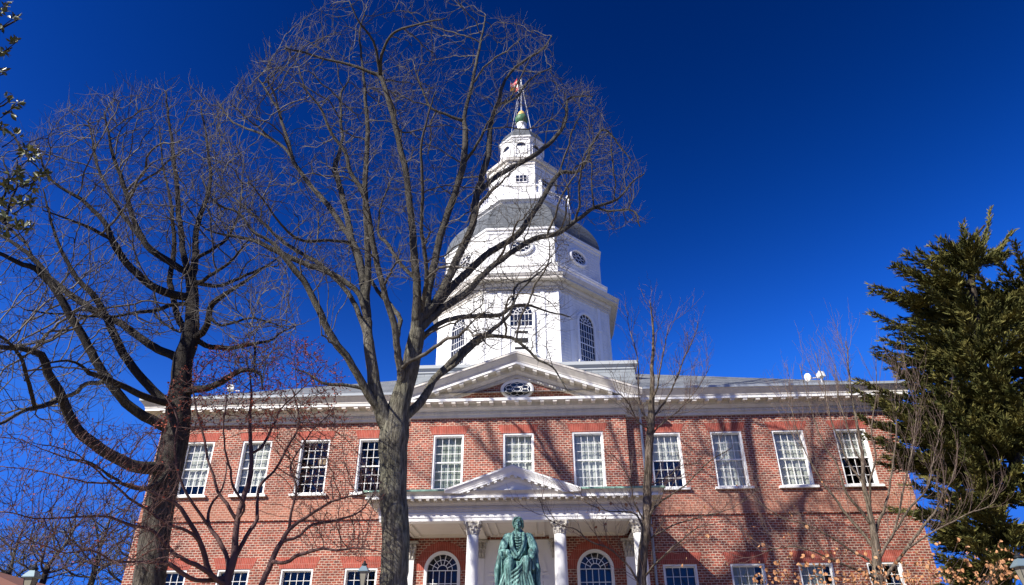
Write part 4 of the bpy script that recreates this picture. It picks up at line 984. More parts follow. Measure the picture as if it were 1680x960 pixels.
# --- left tree
t = Tree(.13, 5); Y = -10.5
t.limb([(243, 975, 50), (247, 940, 49), (260, 850, 46), (272, 800, 45), (285, 755, 44), (292, 710, 42), (297, 670, 38), (302, 630, 33), (307, 590, 31), (315, 555, 28), (319, 521, 22), (317, 480, 19), (313, 455, 17)], Y, Y)
for pts, y1 in [
  ([(310, 456, 12), (303, 420, 10), (299, 382, 9), (292, 333, 8), (287, 292, 7), (277, 208, 4), (272, 150, 2)], Y+1),
  ([(316, 456, 13), (322, 420, 11), (323, 382, 9), (330, 350, 8), (345, 300, 6), (340, 240, 4), (330, 175, 2)], Y+2.5),
  ([(308, 450, 14), (280, 431, 12), (246, 405, 10), (225, 358, 8), (208, 300, 7), (187, 250, 5), (171, 183, 2)], Y-1),
  ([(270, 425, 9), (240, 395, 8), (213, 360, 7), (200, 346, 7), (179, 308, 5), (158, 258, 4), (145, 200, 2)], Y+1.4),
  ([(302, 492, 14), (265, 476, 13), (227, 446, 12), (201, 416, 11), (186, 386, 10), (171, 358, 8), (137, 325, 6), (83, 292, 4), (60, 240, 2)], Y-1.8),
  ([(202, 416, 7), (190, 400, 6), (165, 385, 6), (140, 372, 5), (105, 358, 3), (70, 345, 2)], Y-2.6),
  ([(303, 545, 13), (294, 525, 11), (287, 505, 10), (280, 465, 9), (284, 435, 8), (287, 397, 7), (282, 340, 5), (270, 280, 3), (262, 210, 2)], Y+2.2),
  ([(300, 590, 15), (285, 583, 14), (254, 570, 13), (228, 552, 12), (201, 532, 11), (164, 514, 11), (140, 497, 11), (115, 480, 10), (92, 462, 10), (77, 450, 10), (59, 427, 8), (40, 409, 7), (10, 392, 5), (-20, 370, 3)], Y+.6),
  ([(284, 664, 17), (272, 655, 15), (242, 630, 14), (201, 577, 13), (179, 532, 12), (152, 484, 10), (130, 461, 8), (110, 430, 6), (85, 370, 4), (70, 310, 2)], Y-1.4),
  ([(288, 708, 18), (272, 701, 17), (235, 682, 16), (205, 660, 15), (184, 632, 15), (167, 607, 14), (150, 577, 14), (134, 547, 13), (111, 506, 12), (92, 472, 12), (62, 442, 10), (40, 435, 8), (0, 415, 6), (-30, 400, 4)], Y-2.4),
  ([(284, 668, 13), (272, 660, 12), (227, 645, 11), (179, 622, 9), (145, 611, 8), (134, 600, 5), (110, 590, 4), (70, 600, 3), (40, 625, 2)], Y-3),
  ([(283, 775, 21), (250, 765, 21), (225, 763, 20), (200, 755, 19), (165, 735, 18), (125, 705, 17), (100, 655, 15), (87, 630, 14), (75, 610, 14), (65, 583, 12), (30, 572, 9), (0, 570, 8), (-30, 560, 6)], Y-3.2),
  ([(100, 662, 10), (80, 663, 9), (55, 670, 8), (30, 680, 6), (0, 697, 5), (-20, 700, 4)], Y-3.6),
  ([(57, 668, 6), (52, 650, 7), (45, 630, 7), (30, 585, 6), (10, 560, 5), (-10, 545, 4)], Y-4.2),
  ([(303, 500, 8), (285, 500, 7), (250, 508, 7), (220, 512, 5), (190, 519, 5), (150, 518, 4), (115, 515, 3.5), (75, 515, 3), (40, 508, 2)], Y-2.2),
  ([(323, 558, 13), (332, 545, 12), (341, 532, 11), (345, 505, 10), (356, 490, 9), (375, 478, 7), (402, 460, 5), (430, 440, 3), (455, 437, 2)], Y-1.2),
  ([(345, 520, 6), (358, 533, 5), (380, 532, 4), (410, 523, 3.5), (440, 528, 3), (470, 540, 2)], Y-1.2),
  ([(322, 567, 10), (340, 567, 9), (360, 571, 9), (382, 572, 8), (410, 566, 7), (440, 560, 4.5), (465, 545, 3), (486, 534, 2)], Y+.8),
  ([(310, 640, 14), (330, 638, 12), (345, 635, 11), (370, 622, 10), (394, 611, 8), (412, 608, 7), (428, 617, 4), (430, 640, 2.5)], Y-1.4),
  ([(318, 467, 8), (330, 464, 7), (341, 454, 6), (366, 439, 5), (385, 420, 4), (410, 390, 2)], Y-1.6),
  ([(319, 468, 8), (340, 469, 7), (362, 469, 6), (400, 452, 5), (437, 435, 3), (460, 420, 2)], Y+1.8),
  ([(320, 425, 7), (345, 410, 6), (370, 390, 5), (390, 350, 3.5), (398, 300, 2)], Y+.8),
  ([(250, 508, 4), (270, 530, 4), (296, 545, 4)], Y-1.6),
  ([(418, 565, 4), (419, 585, 3.5), (418, 605, 3), (424, 625, 2)], Y-.2),
  ([(280, 770, 9), (262, 790, 8), (235, 800, 7), (200, 790, 5), (150, 760, 3), (110, 755, 2)], Y-3.4)]:
    t.limb(pts, 0, y1)
T0POLY = [(-60, 330), (-30, 250), (60, 210), (90, 180), (165, 155), (230, 135), (290, 135), (345, 155), (400, 250), (430, 330), (470, 420), (500, 520), (470, 590), (430, 640), (380, 600), (330, 520), (260, 560), (200, 600), (170, 700), (60, 720), (-60, 720)]
YF = lambda x, y: (Y-1.4+(.5-y/800)*2, 2.7)
t.grow(cloud(T0POLY, 500, YF, t.g), 3.0, .6, 22, keep=.6, wob=.24, trop=(0, 0, .4))
t.grow(cloud(T0POLY, 4000, YF, t.g, (.5, .04)), 1.0, .2, 11, keep=.5, wob=.18, trop=(0, 0, .3))
p = t.P[0]; t.root(gz(p[0], p[1])-.05)
T0 = empty('bare_tree', tuple(t.base), 'leaning bare tree with dark spreading limbs over the left end of the building', 'tree')
t.finish(.0056, 2, .42, mats=(BARK2, TWIG1), parent=T0, extra=.25, expo=2.05, minr=.0035, upw=.7)
print('T0 nodes', len(t.P))

# --- small red budded tree, several thin stems, low left
t = Tree(.1, 9); Y = -11.5
t.limb([(372, 1010, 20), (370, 975, 18), (372, 950, 15), (384, 915, 12), (391, 855, 9), (410, 795, 8), (416, 750, 7), (410, 675, 5), (413, 634, 3), (405, 590, 2)], Y, Y+1)
for pts, y1 in [
  ([(418, 745, 5), (428, 735, 5), (444, 705, 4), (462, 671, 3), (500, 634, 2), (530, 600, 1.5)], Y+1.6),
  ([(391, 858, 6), (375, 825, 6), (361, 806, 5), (348, 760, 4), (339, 731, 4), (324, 675, 3), (315, 630, 2)], Y+.2),
  ([(372, 955, 11), (355, 950, 10), (340, 925, 9), (326, 890, 8), (305, 850, 7), (286, 825, 6), (245, 805, 5), (200, 791, 4), (140, 790, 3), (60, 770, 2), (0, 765, 1.5)], Y-1.4),
  ([(326, 890, 5), (310, 870, 5), (280, 860, 5), (250, 838, 4), (220, 820, 4), (170, 780, 3), (120, 740, 2), (70, 730, 1.5)], Y-2.2),
  ([(372, 960, 9), (350, 945, 8), (320, 925, 8), (294, 915, 7), (249, 870, 6), (215, 862, 5), (170, 850, 4), (125, 850, 3), (60, 850, 2.5), (0, 840, 2)], Y-2.4),
  ([(350, 955, 8), (315, 948, 7), (280, 925, 7), (240, 922, 5), (190, 918, 4), (150, 900, 3), (110, 905, 2), (40, 880, 1.5)], Y-2.8),
  ([(378, 940, 9), (370, 910, 7), (355, 880, 7), (343, 862, 6), (342, 840, 5), (350, 820, 4), (365, 800, 3), (372, 760, 2)], Y+.4),
  ([(380, 935, 8), (405, 880, 7), (425, 850, 6), (430, 800, 5), (455, 770, 4), (475, 735, 4), (492, 690, 3), (480, 640, 2)], Y+1.4),
  ([(391, 855, 5), (400, 830, 4), (378, 790, 4), (366, 720, 3), (372, 650, 2)], Y-.6),
  ([(372, 975, 12), (400, 972, 11), (425, 965, 10), (432, 952, 10), (448, 915, 9), (462, 889, 8), (475, 868, 7), (489, 855, 6), (515, 838, 5), (537, 825, 4), (570, 815, 3), (605, 808, 2)], Y+.6),
  ([(462, 890, 6), (490, 880, 5), (511, 862, 5), (552, 855, 4), (590, 840, 3), (620, 800, 1.5)], Y+1.0),
  ([(445, 925, 7), (470, 925, 6), (492, 912, 6), (522, 900, 5), (550, 902, 4), (594, 898, 3), (625, 905, 1.5)], Y-.4),
  ([(475, 868, 5), (480, 830, 4), (487, 800, 4), (478, 760, 3), (510, 710, 2), (540, 680, 1.5)], Y+.4),
  ([(200, 791, 3), (150, 760, 3), (90, 745, 2), (30, 720, 1.5)], Y-1.8),
  ([(339, 862, 5), (300, 800, 4), (285, 740, 3.5), (290, 690, 3), (270, 650, 2)], Y-.6)]:
    t.limb(pts, 0, y1)
A = cloud([(270, 640), (330, 580), (400, 560), (500, 555), (560, 600), (560, 660), (600, 760), (635, 800), (600, 920), (500, 900), (470, 800), (420, 700), (350, 700), (290, 740)], 2600, lambda x, y: (Y+.8, 1.5), t.g)
A += cloud([(-30, 700), (80, 690), (190, 700), (270, 690), (300, 800), (290, 940), (100, 940), (-30, 900)], 2600, lambda x, y: (Y-1.8, 1.3), t.g)
t.grow(A, 1.5, .15, 24, trop=(0, 0, .1))
p = t.P[0]; t.root(gz(p[0], p[1])-.05)
T2 = empty('budding_tree', tuple(t.base), 'small dark many-stemmed tree with reddish buds in front of the left windows', 'tree')
t.finish(.0042, 2, .2, mats=(BARK2 if False else TWIG2, TWIG2), parent=T2, extra=.3, minr=.003)
bm_ = MB(); g = t.g
for e, d in t.tips:
    x = zc(e); px = 840+1120*(Vector(e)-CAM).dot(rt)/x; py = 480-1120*(Vector(e)-CAM).dot(up)/x
    pr = 1.0 if py < 700 and px > 260 else .12
    if g.random() > pr: continue
    for _ in range(3 if pr == 1 else 1):
        c = Vector(e)-d*g.uniform(0, .15)+Vector(g.normal(0, .012, 3)); u = Vector(g.normal(0, 1, 3)).normalized(); v = u.orthogonal().normalized(); s_ = g.uniform(.008, .018)
        bm_.add([c-u*s_*1.4, c+v*s_, c+u*s_*1.4, c-v*s_], [(0, 1, 2, 3)])
bm_.build('buds', BUD, T2, fix=False)

# --- slender tree right of the porch
t = Tree(.1, 12); Y = -5.2
t.limb([(1052, 975, 17), (1053, 940, 16), (1058, 880, 15), (1062, 800, 14), (1063, 740, 13), (1065, 690, 12), (1067, 640, 8), (1068, 600, 6), (1070, 550, 4), (1066, 495, 2)], Y, Y)
for pts, y1 in [
  ([(1066, 688, 3.72), (1085, 665, 3.1), (1102, 640, 2.48), (1118, 600, 2.17), (1135, 560, 1.55), (1145, 530, 1.2)], Y+.8),
  ([(1067, 660, 3.72), (1078, 640, 3.1), (1085, 600, 2.48), (1092, 560, 1.86), (1100, 530, 1.24)], Y-.7),
  ([(1064, 700, 3.72), (1052, 670, 3.1), (1048, 640, 2.48), (1045, 590, 1.86), (1033, 540, 1.24), (1030, 510, 1.2)], Y+.6),
  ([(1064, 705, 3.1), (1045, 690, 2.48), (1030, 660, 1.86), (1010, 640, 1.24)], Y-1),
  ([(1062, 855, 3.72), (1075, 835, 3.72), (1090, 822, 3.1), (1125, 795, 2.48), (1165, 755, 1.86), (1200, 735, 1.24)], Y-.8),
  ([(1063, 888, 3.1), (1085, 875, 3.1), (1110, 862, 2.48), (1150, 850, 1.86), (1200, 835, 1.24), (1245, 800, 1.2)], Y+.6),
  ([(1062, 862, 3.1), (1045, 835, 3.1), (1038, 820, 2.48), (1035, 790, 1.86), (1018, 760, 1.55), (1000, 740, 1.2)], Y-.6),
  ([(1062, 880, 3.1), (1050, 855, 3.1), (1045, 845, 2.48), (1030, 840, 2.48), (1000, 838, 1.86), (970, 828, 1.55), (940, 810, 1.24)], Y+.5),
  ([(1055, 960, 3.72), (1042, 945, 3.72), (1030, 925, 3.1), (1000, 900, 2.48), (965, 885, 2.48), (945, 868, 1.86), (900, 850, 1.55), (885, 820, 1.2)], Y-.8),
  ([(1056, 955, 3.1), (1070, 930, 3.1), (1092, 910, 2.48), (1115, 890, 2.17), (1140, 870, 1.55), (1170, 860, 1.2)], Y-.7),
  ([(1065, 720, 3.1), (1080, 700, 2.48), (1110, 675, 1.86), (1140, 640, 1.24), (1165, 600, 1.2)], Y),
  ([(1066, 800, 2.48), (1100, 780, 1.86), (1120, 765, 1.55), (1150, 760, 1.2)], Y+.8)]:
    t.limb(pts, 0, y1)
t.shoots(.65, .9, .6, .6, 2)
p = t.P[0]; t.root(gz(p[0], p[1])-.05)
T3 = empty('slender_tree', tuple(t.base), 'thin straight bare tree standing at the right corner of the porch', 'tree')
t.finish(.0036, 1, .22, mats=(bark_mat('bark_young', (.12, .09, .07), (.25, .2, .16)), TWIG3), parent=T3, extra=.15, minr=.003)
tips3 = list(t.tips)
def dry_leaves(tips, prob, size, g, per=1):
    mb = MB()
    for e, d in tips:
        x = zc(e); px = 840+1120*(Vector(e)-CAM).dot(rt)/x; py = 480-1120*(Vector(e)-CAM).dot(up)/x
        if g.random() > prob(px, py): continue
        for _ in range(per):
            c = Vector(e)+Vector(g.normal(0, .03, 3)); u = (Vector(g.normal(0, .6, 3))+Vector((0, 0, -1))).normalized(); v = u.cross(Vector(g.normal(0, 1, 3))).normalized(); n = u.cross(v); s_ = size*g.uniform(.6, 1.3)
            R = [(0, 0, 0), (.3, .38, .12), (.65, .42, .05), (1, .02, -.25), (.65, -.4, .12), (.3, -.36, .1), (.55, 0, -.1)]
            mb.add([c+u*a*s_+v*b_*s_+n*h_*s_ for a, b_, h_ in R], [(0, 1, 6), (1, 2, 6), (2, 3, 6), (3, 4, 6), (4, 5, 6), (5, 0, 6)])
    return mb
dry_leaves(tips3, lambda x, y: .1 if y > 820 else 0, .1, t.g).build('dry_leaves', DRYL, T3, fix=False)

# --- many-stemmed young tree with dry leaves, right
t = Tree(.1, 15); Y = -6.0
t.limb([(1446, 1000, 19), (1443, 960, 16), (1440, 935, 15), (1437, 896, 14), (1430, 862, 10), (1424, 830, 8), (1415, 795, 7), (1411, 757, 6), (1405, 712, 5), (1398, 660, 3), (1393, 610, 2), (1388, 560, 1.5)], Y, Y)
for pts, y1 in [
  ([(1436, 880, 6.12), (1440, 855, 5.44), (1449, 832, 4.08), (1458, 790, 3.4), (1464, 750, 2.72), (1470, 700, 2.04), (1468, 640, 1.36), (1475, 600, 1.2)], Y+.7),
  ([(1430, 866, 5.44), (1415, 840, 4.76), (1389, 810, 4.08), (1378, 785, 3.4), (1370, 761, 2.72), (1355, 735, 2.38), (1340, 705, 2.04), (1325, 650, 1.36), (1312, 600, 1.2)], Y-.8),
  ([(1438, 905, 5.44), (1415, 875, 4.76), (1385, 840, 4.08), (1365, 812, 3.4), (1347, 787, 2.72), (1320, 740, 2.04), (1303, 690, 1.36), (1290, 640, 1.2)], Y+.8),
  ([(1441, 920, 5.44), (1452, 900, 4.76), (1464, 881, 4.08), (1475, 845, 3.4), (1482, 810, 3.06), (1490, 770, 2.72), (1498, 730, 2.04), (1503, 670, 1.36), (1500, 630, 1.2)], Y-.8),
  ([(1440, 935, 5.44), (1425, 918, 4.76), (1400, 905, 4.08), (1377, 889, 3.4), (1345, 872, 2.72), (1317, 859, 2.72), (1285, 850, 1.7), (1240, 820, 1.2)], Y-.6),
  ([(1445, 960, 6.8), (1470, 925, 5.44), (1490, 900, 4.76), (1515, 865, 4.08), (1540, 830, 3), (1558, 795, 2), (1568, 765, 1.2)], Y-.3),
  ([(1490, 905, 3.4), (1520, 880, 3.4), (1550, 865, 2.72), (1590, 845, 2.04), (1625, 830, 1.36), (1640, 800, 1.2)], Y-1),
  ([(1424, 835, 4.08), (1430, 790, 3.4), (1437, 750, 2.72), (1432, 700, 2.04), (1440, 650, 1.36), (1437, 590, 1.2)], Y-1),
  ([(1460, 890, 3.4), (1490, 840, 3.4), (1520, 800, 2.72), (1530, 750, 2.04), (1545, 700, 1.36), (1548, 660, 1.2)], Y+1),
  ([(1415, 795, 3.4), (1395, 760, 2.72), (1380, 720, 2.38), (1362, 680, 2.04), (1350, 620, 1.36), (1338, 580, 1.2)], Y+1),
  ([(1444, 950, 4.76), (1415, 940, 4.08), (1380, 925, 3.4), (1340, 905, 2.72), (1300, 895, 2.04), (1250, 905, 1.36)], Y-1),
  ([(1411, 757, 2.72), (1400, 730, 2.04), (1378, 660, 1.7), (1370, 600, 1.2)], Y-.4)]:
    t.limb(pts, 0, y1)
t.shoots(.46, 1.1, .42, .9, 2, rmax=.035)
p = t.P[0]; t.root(gz(p[0], p[1])-.05)
T4 = empty('young_tree', tuple(t.base), 'young many-stemmed bare tree with clusters of dry tan leaves before the right windows', 'tree')
t.finish(.0032, 1, .25, mats=(bpy.data.materials['bark_young'], TWIG3), parent=T4, extra=.15, minr=.003, upw=.6)
ex = []
g = t.g
for x, y in [(g.uniform(1230, 1660), 958+abs(g.normal(0, 22))*-1) for _ in range(210)]+[(g.normal(1640, 40), g.normal(925, 18)) for _ in range(40)]:
    ex.append((at(x, y, Y-g.uniform(.3, 1.6)), Vector((0, 0, 1))))
dl = dry_leaves(t.tips, lambda x, y: (.3 if y > 900 else .09 if y > 790 else .0), .085, t.g, 1)
q = dry_leaves(ex, lambda x, y: 1, .085, t.g, 2); dl.add(q.v, q.f)
# twigs that carry the low leaf clusters
for i in range(0, len(ex), 4):
    e = ex[i][0]; a = Vector((e.x*.8+p[0]*.2, e.y*.6+(Y)*.4, e.z-.55)); dl2 = dl
    q = MB(); q.tube([a, e.lerp(a, .4)+Vector((0, 0, -.05)), e], [.008, .005, .003], 3, cap=False)
    if i == 0: tw4 = MB()
    tw4.add(q.v, q.f)
two = tw4.build('low_twigs', TWIG3, T4, fix=False); two['kind'] = 'stuff'
dl.build('dry_leaves', DRYL, T4, fix=False)
print('T4', len(t.P))

# --- tall tree left of and behind the camera; it throws the limb shadows on the front
def lifted(px, py, d, Yf=0.): return at(px, py, Yf)+S*(d/-S.y)
def shade_tree():
    t = Tree(.3, 77); D0 = 16.0; pix = []
    def lb(pts, d0, d1, r0_, r1_):
        rows = []; st = None
        if t.P:
            dd = [(p[0]-pts[0][0])**2+(p[1]-pts[0][1])**2 for p in pix]; st = int(np.argmin(dd))
            d0 = pix[st][2]
        n = len(pts)
        for i, (x, y) in enumerate(pts):
            f = i/(n-1); p = lifted(x, y, d0+(d1-d0)*f); rows.append((p.x, p.y, p.z, r0_+(r1_-r0_)*f, x, y, d0+(d1-d0)*f))
        C = np.array(rows); prev = st
        if st is not None: C[0, :3] = t.P[st]
        Q = crom(C, .3)
        for i, c in enumerate(Q):
            if i == 0 and st is not None: continue
            t.P.append(tuple(c[:3])); t.par.append(prev if prev is not None else -1); t.R.append(c[3]); t.main.append(True); pix.append((c[4], c[5], c[6])); prev = len(t.P)-1
    lb([(1092, 1150), (1090, 1060), (1085, 980)], D0, D0, .3, .22)
    lb([(1085, 985), (1120, 975), (1185, 955), (1215, 925), (1247, 882), (1290, 842), (1330, 800), (1350, 740), (1400, 690)], D0, D0-1, .2, .08)
    lb([(1247, 882), (1250, 850), (1238, 790), (1222, 730), (1215, 680), (1190, 600)], D0, D0+1, .15, .05)
    lb([(1085, 985), (1078, 900), (1072, 820), (1062, 740), (1040, 660), (1030, 560)], D0, D0-1, .19, .07)
    lb([(1082, 960), (1020, 880), (965, 830), (941, 800), (920, 750), (902, 690), (880, 600)], D0, D0+1, .18, .07)
    lb([(965, 830), (930, 770), (885, 700), (850, 640), (820, 560)], D0, D0+2, .14, .05)
    lb([(1020, 880), (930, 850), (870, 800), (825, 770), (790, 730), (755, 690), (720, 640)], D0, D0-1, .13, .05)
    lb([(870, 800), (835, 775), (822, 735), (805, 690), (790, 640)], D0, D0, .12, .05)
    lb([(930, 850), (850, 860), (790, 850), (755, 825), (700, 790), (650, 740)], D0, D0+1, .10, .04)
    g = t.g; A = []
    while len(A) < 260:
        x, y = g.uniform(640, 1480), g.uniform(560, 960)
        A.append(tuple(lifted(x, y, D0+g.uniform(-2, 3))))
    t.grow(A, 3.5, .45, 16, trop=(0, 0, .2))
    # keep only what stays outside the picture
    vis = 0
    for p in t.P:
        z = zc(p); v = Vector(p)-CAM
        if z > 0 and abs(v.dot(rt)/z) < .75 and abs(v.dot(up)/z) < .43: vis += 1
    print('shade tree nodes in view', vis, len(t.P))
    p = t.P[0]; t.root(gz(p[0], p[1])-.05)
    o = empty('bare_tree', tuple(t.base), 'tall bare tree on the lawn left of the viewpoint, outside the picture', 'tree')
    t.finish(.011, 1, .5, mats=(BARK1, TWIG1), parent=o, extra=.0, minr=.006)
shade_tree()

# --- out-of-the-way trees far behind, low left
def far_tree(px, pyt, Yd, seed, label):
    t = Tree(.42, seed); b = at(px, 955, Yd); g0 = -4.0; top = at(px, pyt, Yd); zb = b.z-3; h = top.z-zb
    t.P = [(b.x, b.y, zb+h*.5*k/10) for k in range(11)]; t.par = [-1]+list(range(10)); t.R = [.3-.012*k for k in range(11)]; t.main = [True]*11
    A = []
    while len(A) < 520:
        u = t.g.uniform(-1, 1, 3)
        if u @ u > 1: continue
        A.append((b.x+u[0]*h*.38, b.y+u[1]*h*.38, zb+h*.62+u[2]*h*.4))
    t.grow(A, h*.5, .45, 30, trop=(0, 0, .2)); t.root(g0)
    o = empty('distant_tree', tuple(t.base), label, 'tree', 'bare trees far behind on the left')
    t.finish(.022, 3, .9, mats=(BARK2, TWIG1), parent=o, extra=.35, minr=.014)
far_tree(70, 835, 26, 31, 'distant bare tree rising behind the lamp at the lower left')
far_tree(150, 815, 30, 33, 'distant bare tree halfway between the far lamp and the building end')
far_tree(215, 860, 22, 35, 'distant bare tree close to the left wall of the building')
far_tree(10, 850, 34, 37, 'distant bare tree furthest left, above the brown roof')

# --- cedar on the right
NEED = mat('cedar_needles', (.06, .07, .02), .75, spec=.1); P_ = geo(NEED)
L(NEED, ramp(NEED, noise(NEED, P_, 2.2, 3), [(.3, (.03, .038, .012)), (.5, (.09, .09, .028)), (.72, (.22, .19, .055))]), base(NEED))
g = np.random.default_rng(21); YC = -3.6
trunkpts = [(1648, 1000, 34), (1640, 900, 30), (1628, 780, 27), (1620, 700, 24), (1612, 620, 22), (1606, 560, 18), (1600, 500, 14), (1592, 440, 9), (1592, 400, 6), (1615, 370, 3)]
t = Tree(.25, 2); t.limb(trunkpts, YC, YC); t.limb([(1640, 850, 18), (1665, 760, 16), (1680, 650, 14), (1690, 560, 10), (1700, 480, 6), (1720, 430, 3)], 0, YC+1)
tp = np.array(t.P); p0 = t.P[0]; t.root(gz(p0[0], p0[1])-.05)
CED = empty('cedar_tree', tuple(t.base), 'large dark evergreen cedar with layered drooping boughs at the right edge', 'tree')
n1 = [i for i in range(len(t.P))]
def ztrunk(z, second=False):
    k = np.argmin(np.abs(tp[:, 2]-z)+ (0 if not second else 0)); return Vector(tp[k])
bough = MB(); need = MB()
nv_, nf_ = [], []
def tuft(c, d, l, wdt):
    d = d.normalized(); s1 = d.orthogonal().normalized(); a = g.uniform(0, 2*pi); s2 = d.cross(s1); v = s1*cos(a)+s2*sin(a)
    o = len(nv_); nv_.extend([c-v*wdt, c+v*wdt, c+d*l+v*wdt*.15, c+d*l-v*wdt*.15]); nf_.append((o, o+1, o+2, o+3))
def spray(P0, P1, width, lift=.1):
    "one flattened bough: main twig P0->P1 with side twigs carrying needle tufts"
    P0, P1 = Vector(P0), Vector(P1); D = P1-P0; Ln = D.length; D.normalize()
    side = D.cross(Vector((0, 0, 1))).normalized(); upv = side.cross(D).normalized()
    n = max(6, int(Ln/.05)); pts = []
    for i in range(13):
        f = i/12; pts.append(P0+D*Ln*f+Vector((0, 0, 1))*(-.1*Ln*sin(pi*f)*.6+lift*Ln*f*f))
    bough.tube(pts, [max(.008, .045*Ln/3*(1-f/12)) for f in range(13)], 5, cap=False)
    start = .12
    for i in range(n):
        f = start+(1-start)*(i+g.random())/n; c = P0+D*Ln*f+Vector((0, 0, 1))*(-.1*Ln*sin(pi*f)*.6+lift*Ln*f*f)
        l = width*min(1, .45+2.2*f)*max(.12, (1-f))**.62*g.uniform(.55, 1.1)
        ph = g.uniform(-1, 1); sgn = 1 if i % 2 else -1
        dd = (D*g.uniform(.75, 1.15)+side*sgn*abs(ph)**.7*.75+upv*g.uniform(-.28, .5)*(1.15-abs(ph))).normalized()
        m = max(3, int(l/.06))
        for k in range(m):
            q = k/m; cc = c+dd*l*q+Vector((0, 0, -.16*l*q*(1-q)*2))+Vector(g.normal(0, .014, 3))
            for _ in range(3):
                td = dd+Vector(g.normal(0, .34, 3))+Vector((0, 0, .3)); tuft(cc, td, g.uniform(.1, .2), g.uniform(.016, .03))
OUT = [(1629, 357), (1664, 388), (1582, 374), (1555, 398), (1529, 409), (1511, 421), (1495, 440), (1473, 451), (1500, 462), (1442, 485), (1439, 502), (1470, 512), (1492, 520), (1443, 543), (1475, 560), (1454, 571), (1447, 596), (1448, 610), (1470, 625), (1413, 643), (1409, 662), (1440, 680), (1418, 708), (1430, 738), (1455, 745), (1480, 690), (1500, 730), (1525, 770), (1505, 812), (1515, 850), (1540, 895), (1547, 925), (1560, 952), (1590, 930)]
for i, (x, y) in enumerate(OUT):
    yy = YC+g.uniform(-1.3, .6) if y < 640 else YC+g.uniform(-.9, .1)
    tip = at(x, y, yy); zr = tip.z-g.uniform(.1, .8)
    rtp = ztrunk(min(max(zr, 3), 14)); spray(rtp, tip, 1.15 if y > 420 else .7, .12)
    for q in range(2):
        t2 = tip.lerp(rtp, g.uniform(.12, .45))+Vector((g.normal(0, .3), g.uniform(-.9, .7), g.normal(-.15, .3))); spray(rtp+Vector((0, 0, g.normal(0, .3))), t2, .9, .04)
prof = lambda z: np.interp(z, [4, 6, 8, 10, 11.5, 13, 14.2, 15.5], [2.2, 3.0, 3.9, 3.6, 3.3, 2.1, 1.1, .3])
z = 3.6
while z < 14.7:     # boughs in tiers with gaps between
    nb = int(4+prof(z)*1.5); a0 = g.uniform(0, 6)
    for k in range(nb):
        a = a0+2*pi*k/nb+g.uniform(-.25, .25); r = prof(z)*g.uniform(.6, 1.05)
        d = Vector((cos(a), sin(a), 0))
        if d.x < -.2: r *= .85
        base_ = ztrunk(z+g.uniform(-.05, .05)); spray(base_, base_+d*r+Vector((0, 0, g.uniform(-.15, .2)+(.4 if z > 12 else 0))), min(1.2, r*.38), .14)
    z += .85 if z < 12 else .6
for i in range(38):   # second stem, right
    z = 4+.8*g.integers(0, 11)+g.uniform(-.06, .06); a = g.uniform(0, 2*pi); r = g.uniform(1.2, 3.0)*(1 if z < 11 else .6)
    b_ = Vector((float(at(1690, 600, YC).x), YC+1, z)); spray(b_, b_+Vector((cos(a)*r, sin(a)*r, .4)), .75, .1)
for x, y in [(1600, 455), (1575, 480), (1630, 500), (1585, 525), (1615, 550), (1560, 560), (1590, 590), (1640, 585), (1570, 620), (1610, 640), (1540, 655), (1500, 690), (1530, 720), (1470, 700), (1575, 660), (1620, 830), (1560, 800), (1585, 870), (1650, 850), (1672, 415), (1645, 440), (1700, 470), (1660, 640), (1640, 690), (1600, 700), (1560, 690), (1655, 700), (1668, 780), (1600, 780), (1640, 930), (1600, 900), (1670, 880)]:
    tip = at(x, y, YC-g.uniform(1.2, 2.4)); spray(ztrunk(tip.z-.5), tip, .9, .12)
t.finish(.01, 0, .1, mats=(bark_mat('bark_cedar', (.05, .038, .03), (.1, .078, .06)), BARK2), parent=CED, extra=0)
bough.build('bough', BARK2, CED, smooth=True, fix=False); need.v = nv_; need.f = nf_; need.build('needles', NEED, CED, fix=False)
print('needles', len(nf_))

# --- broad-leaved evergreen hanging in at the top left
MAGL = mat('magnolia_leaf', (.05, .07, .015), .42, spec=.4); P_ = geo(MAGL)
L(MAGL, ramp(MAGL, noise(MAGL, P_, 5, 2), [(.3, (.025, .04, .01)), (.52, (.065, .075, .017)), (.72, (.22, .185, .035))]), base(MAGL))
t = Tree(.1, 44); Y = -15.5
t.limb([(-230, 900, 60), (-215, 700, 56), (-190, 500, 48), (-150, 400, 34), (-110, 280, 26), (-100, 100, 18), (-110, -80, 10)], Y, Y)
for pts, y1 in [([(-110, 300, 12), (-60, 330, 9), (-20, 350, 7), (10, 372, 5), (40, 400, 4), (52, 415, 2)], Y-.8), ([(-108, 200, 10), (-50, 200, 6), (-10, 208, 5), (18, 218, 4), (45, 258, 3), (70, 285, 2)], Y-.3), ([(-105, 60, 9), (-40, 60, 5), (-5, 50, 4), (15, 40, 3), (30, 32, 2)], Y),
    ([(-107, 120, 7), (-40, 100, 5), (0, 90, 4), (20, 78, 2)], Y-.5), ([(-106, 150, 7), (-30, 130, 4), (5, 122, 2)], Y), ([(5, 370, 4), (20, 330, 4), (30, 300, 3), (28, 262, 2)], Y-.3), ([(-20, 350, 5), (5, 320, 4), (15, 290, 3), (5, 260, 2)], Y-.6),
    ([(-60, 200, 4), (-20, 180, 4), (5, 175, 3), (18, 162, 2)], Y), ([(20, 335, 3), (45, 330, 3), (55, 325, 2)], Y-.8)]: t.limb(pts, 0, y1)
p0 = t.P[0]; t.root(gz(p0[0], p0[1])-.05)
T5 = empty('broadleaf_evergreen', tuple(t.base), 'sprays of glossy evergreen leaves reaching in at the top left corner', 'tree')
lf = MB(); g = t.g
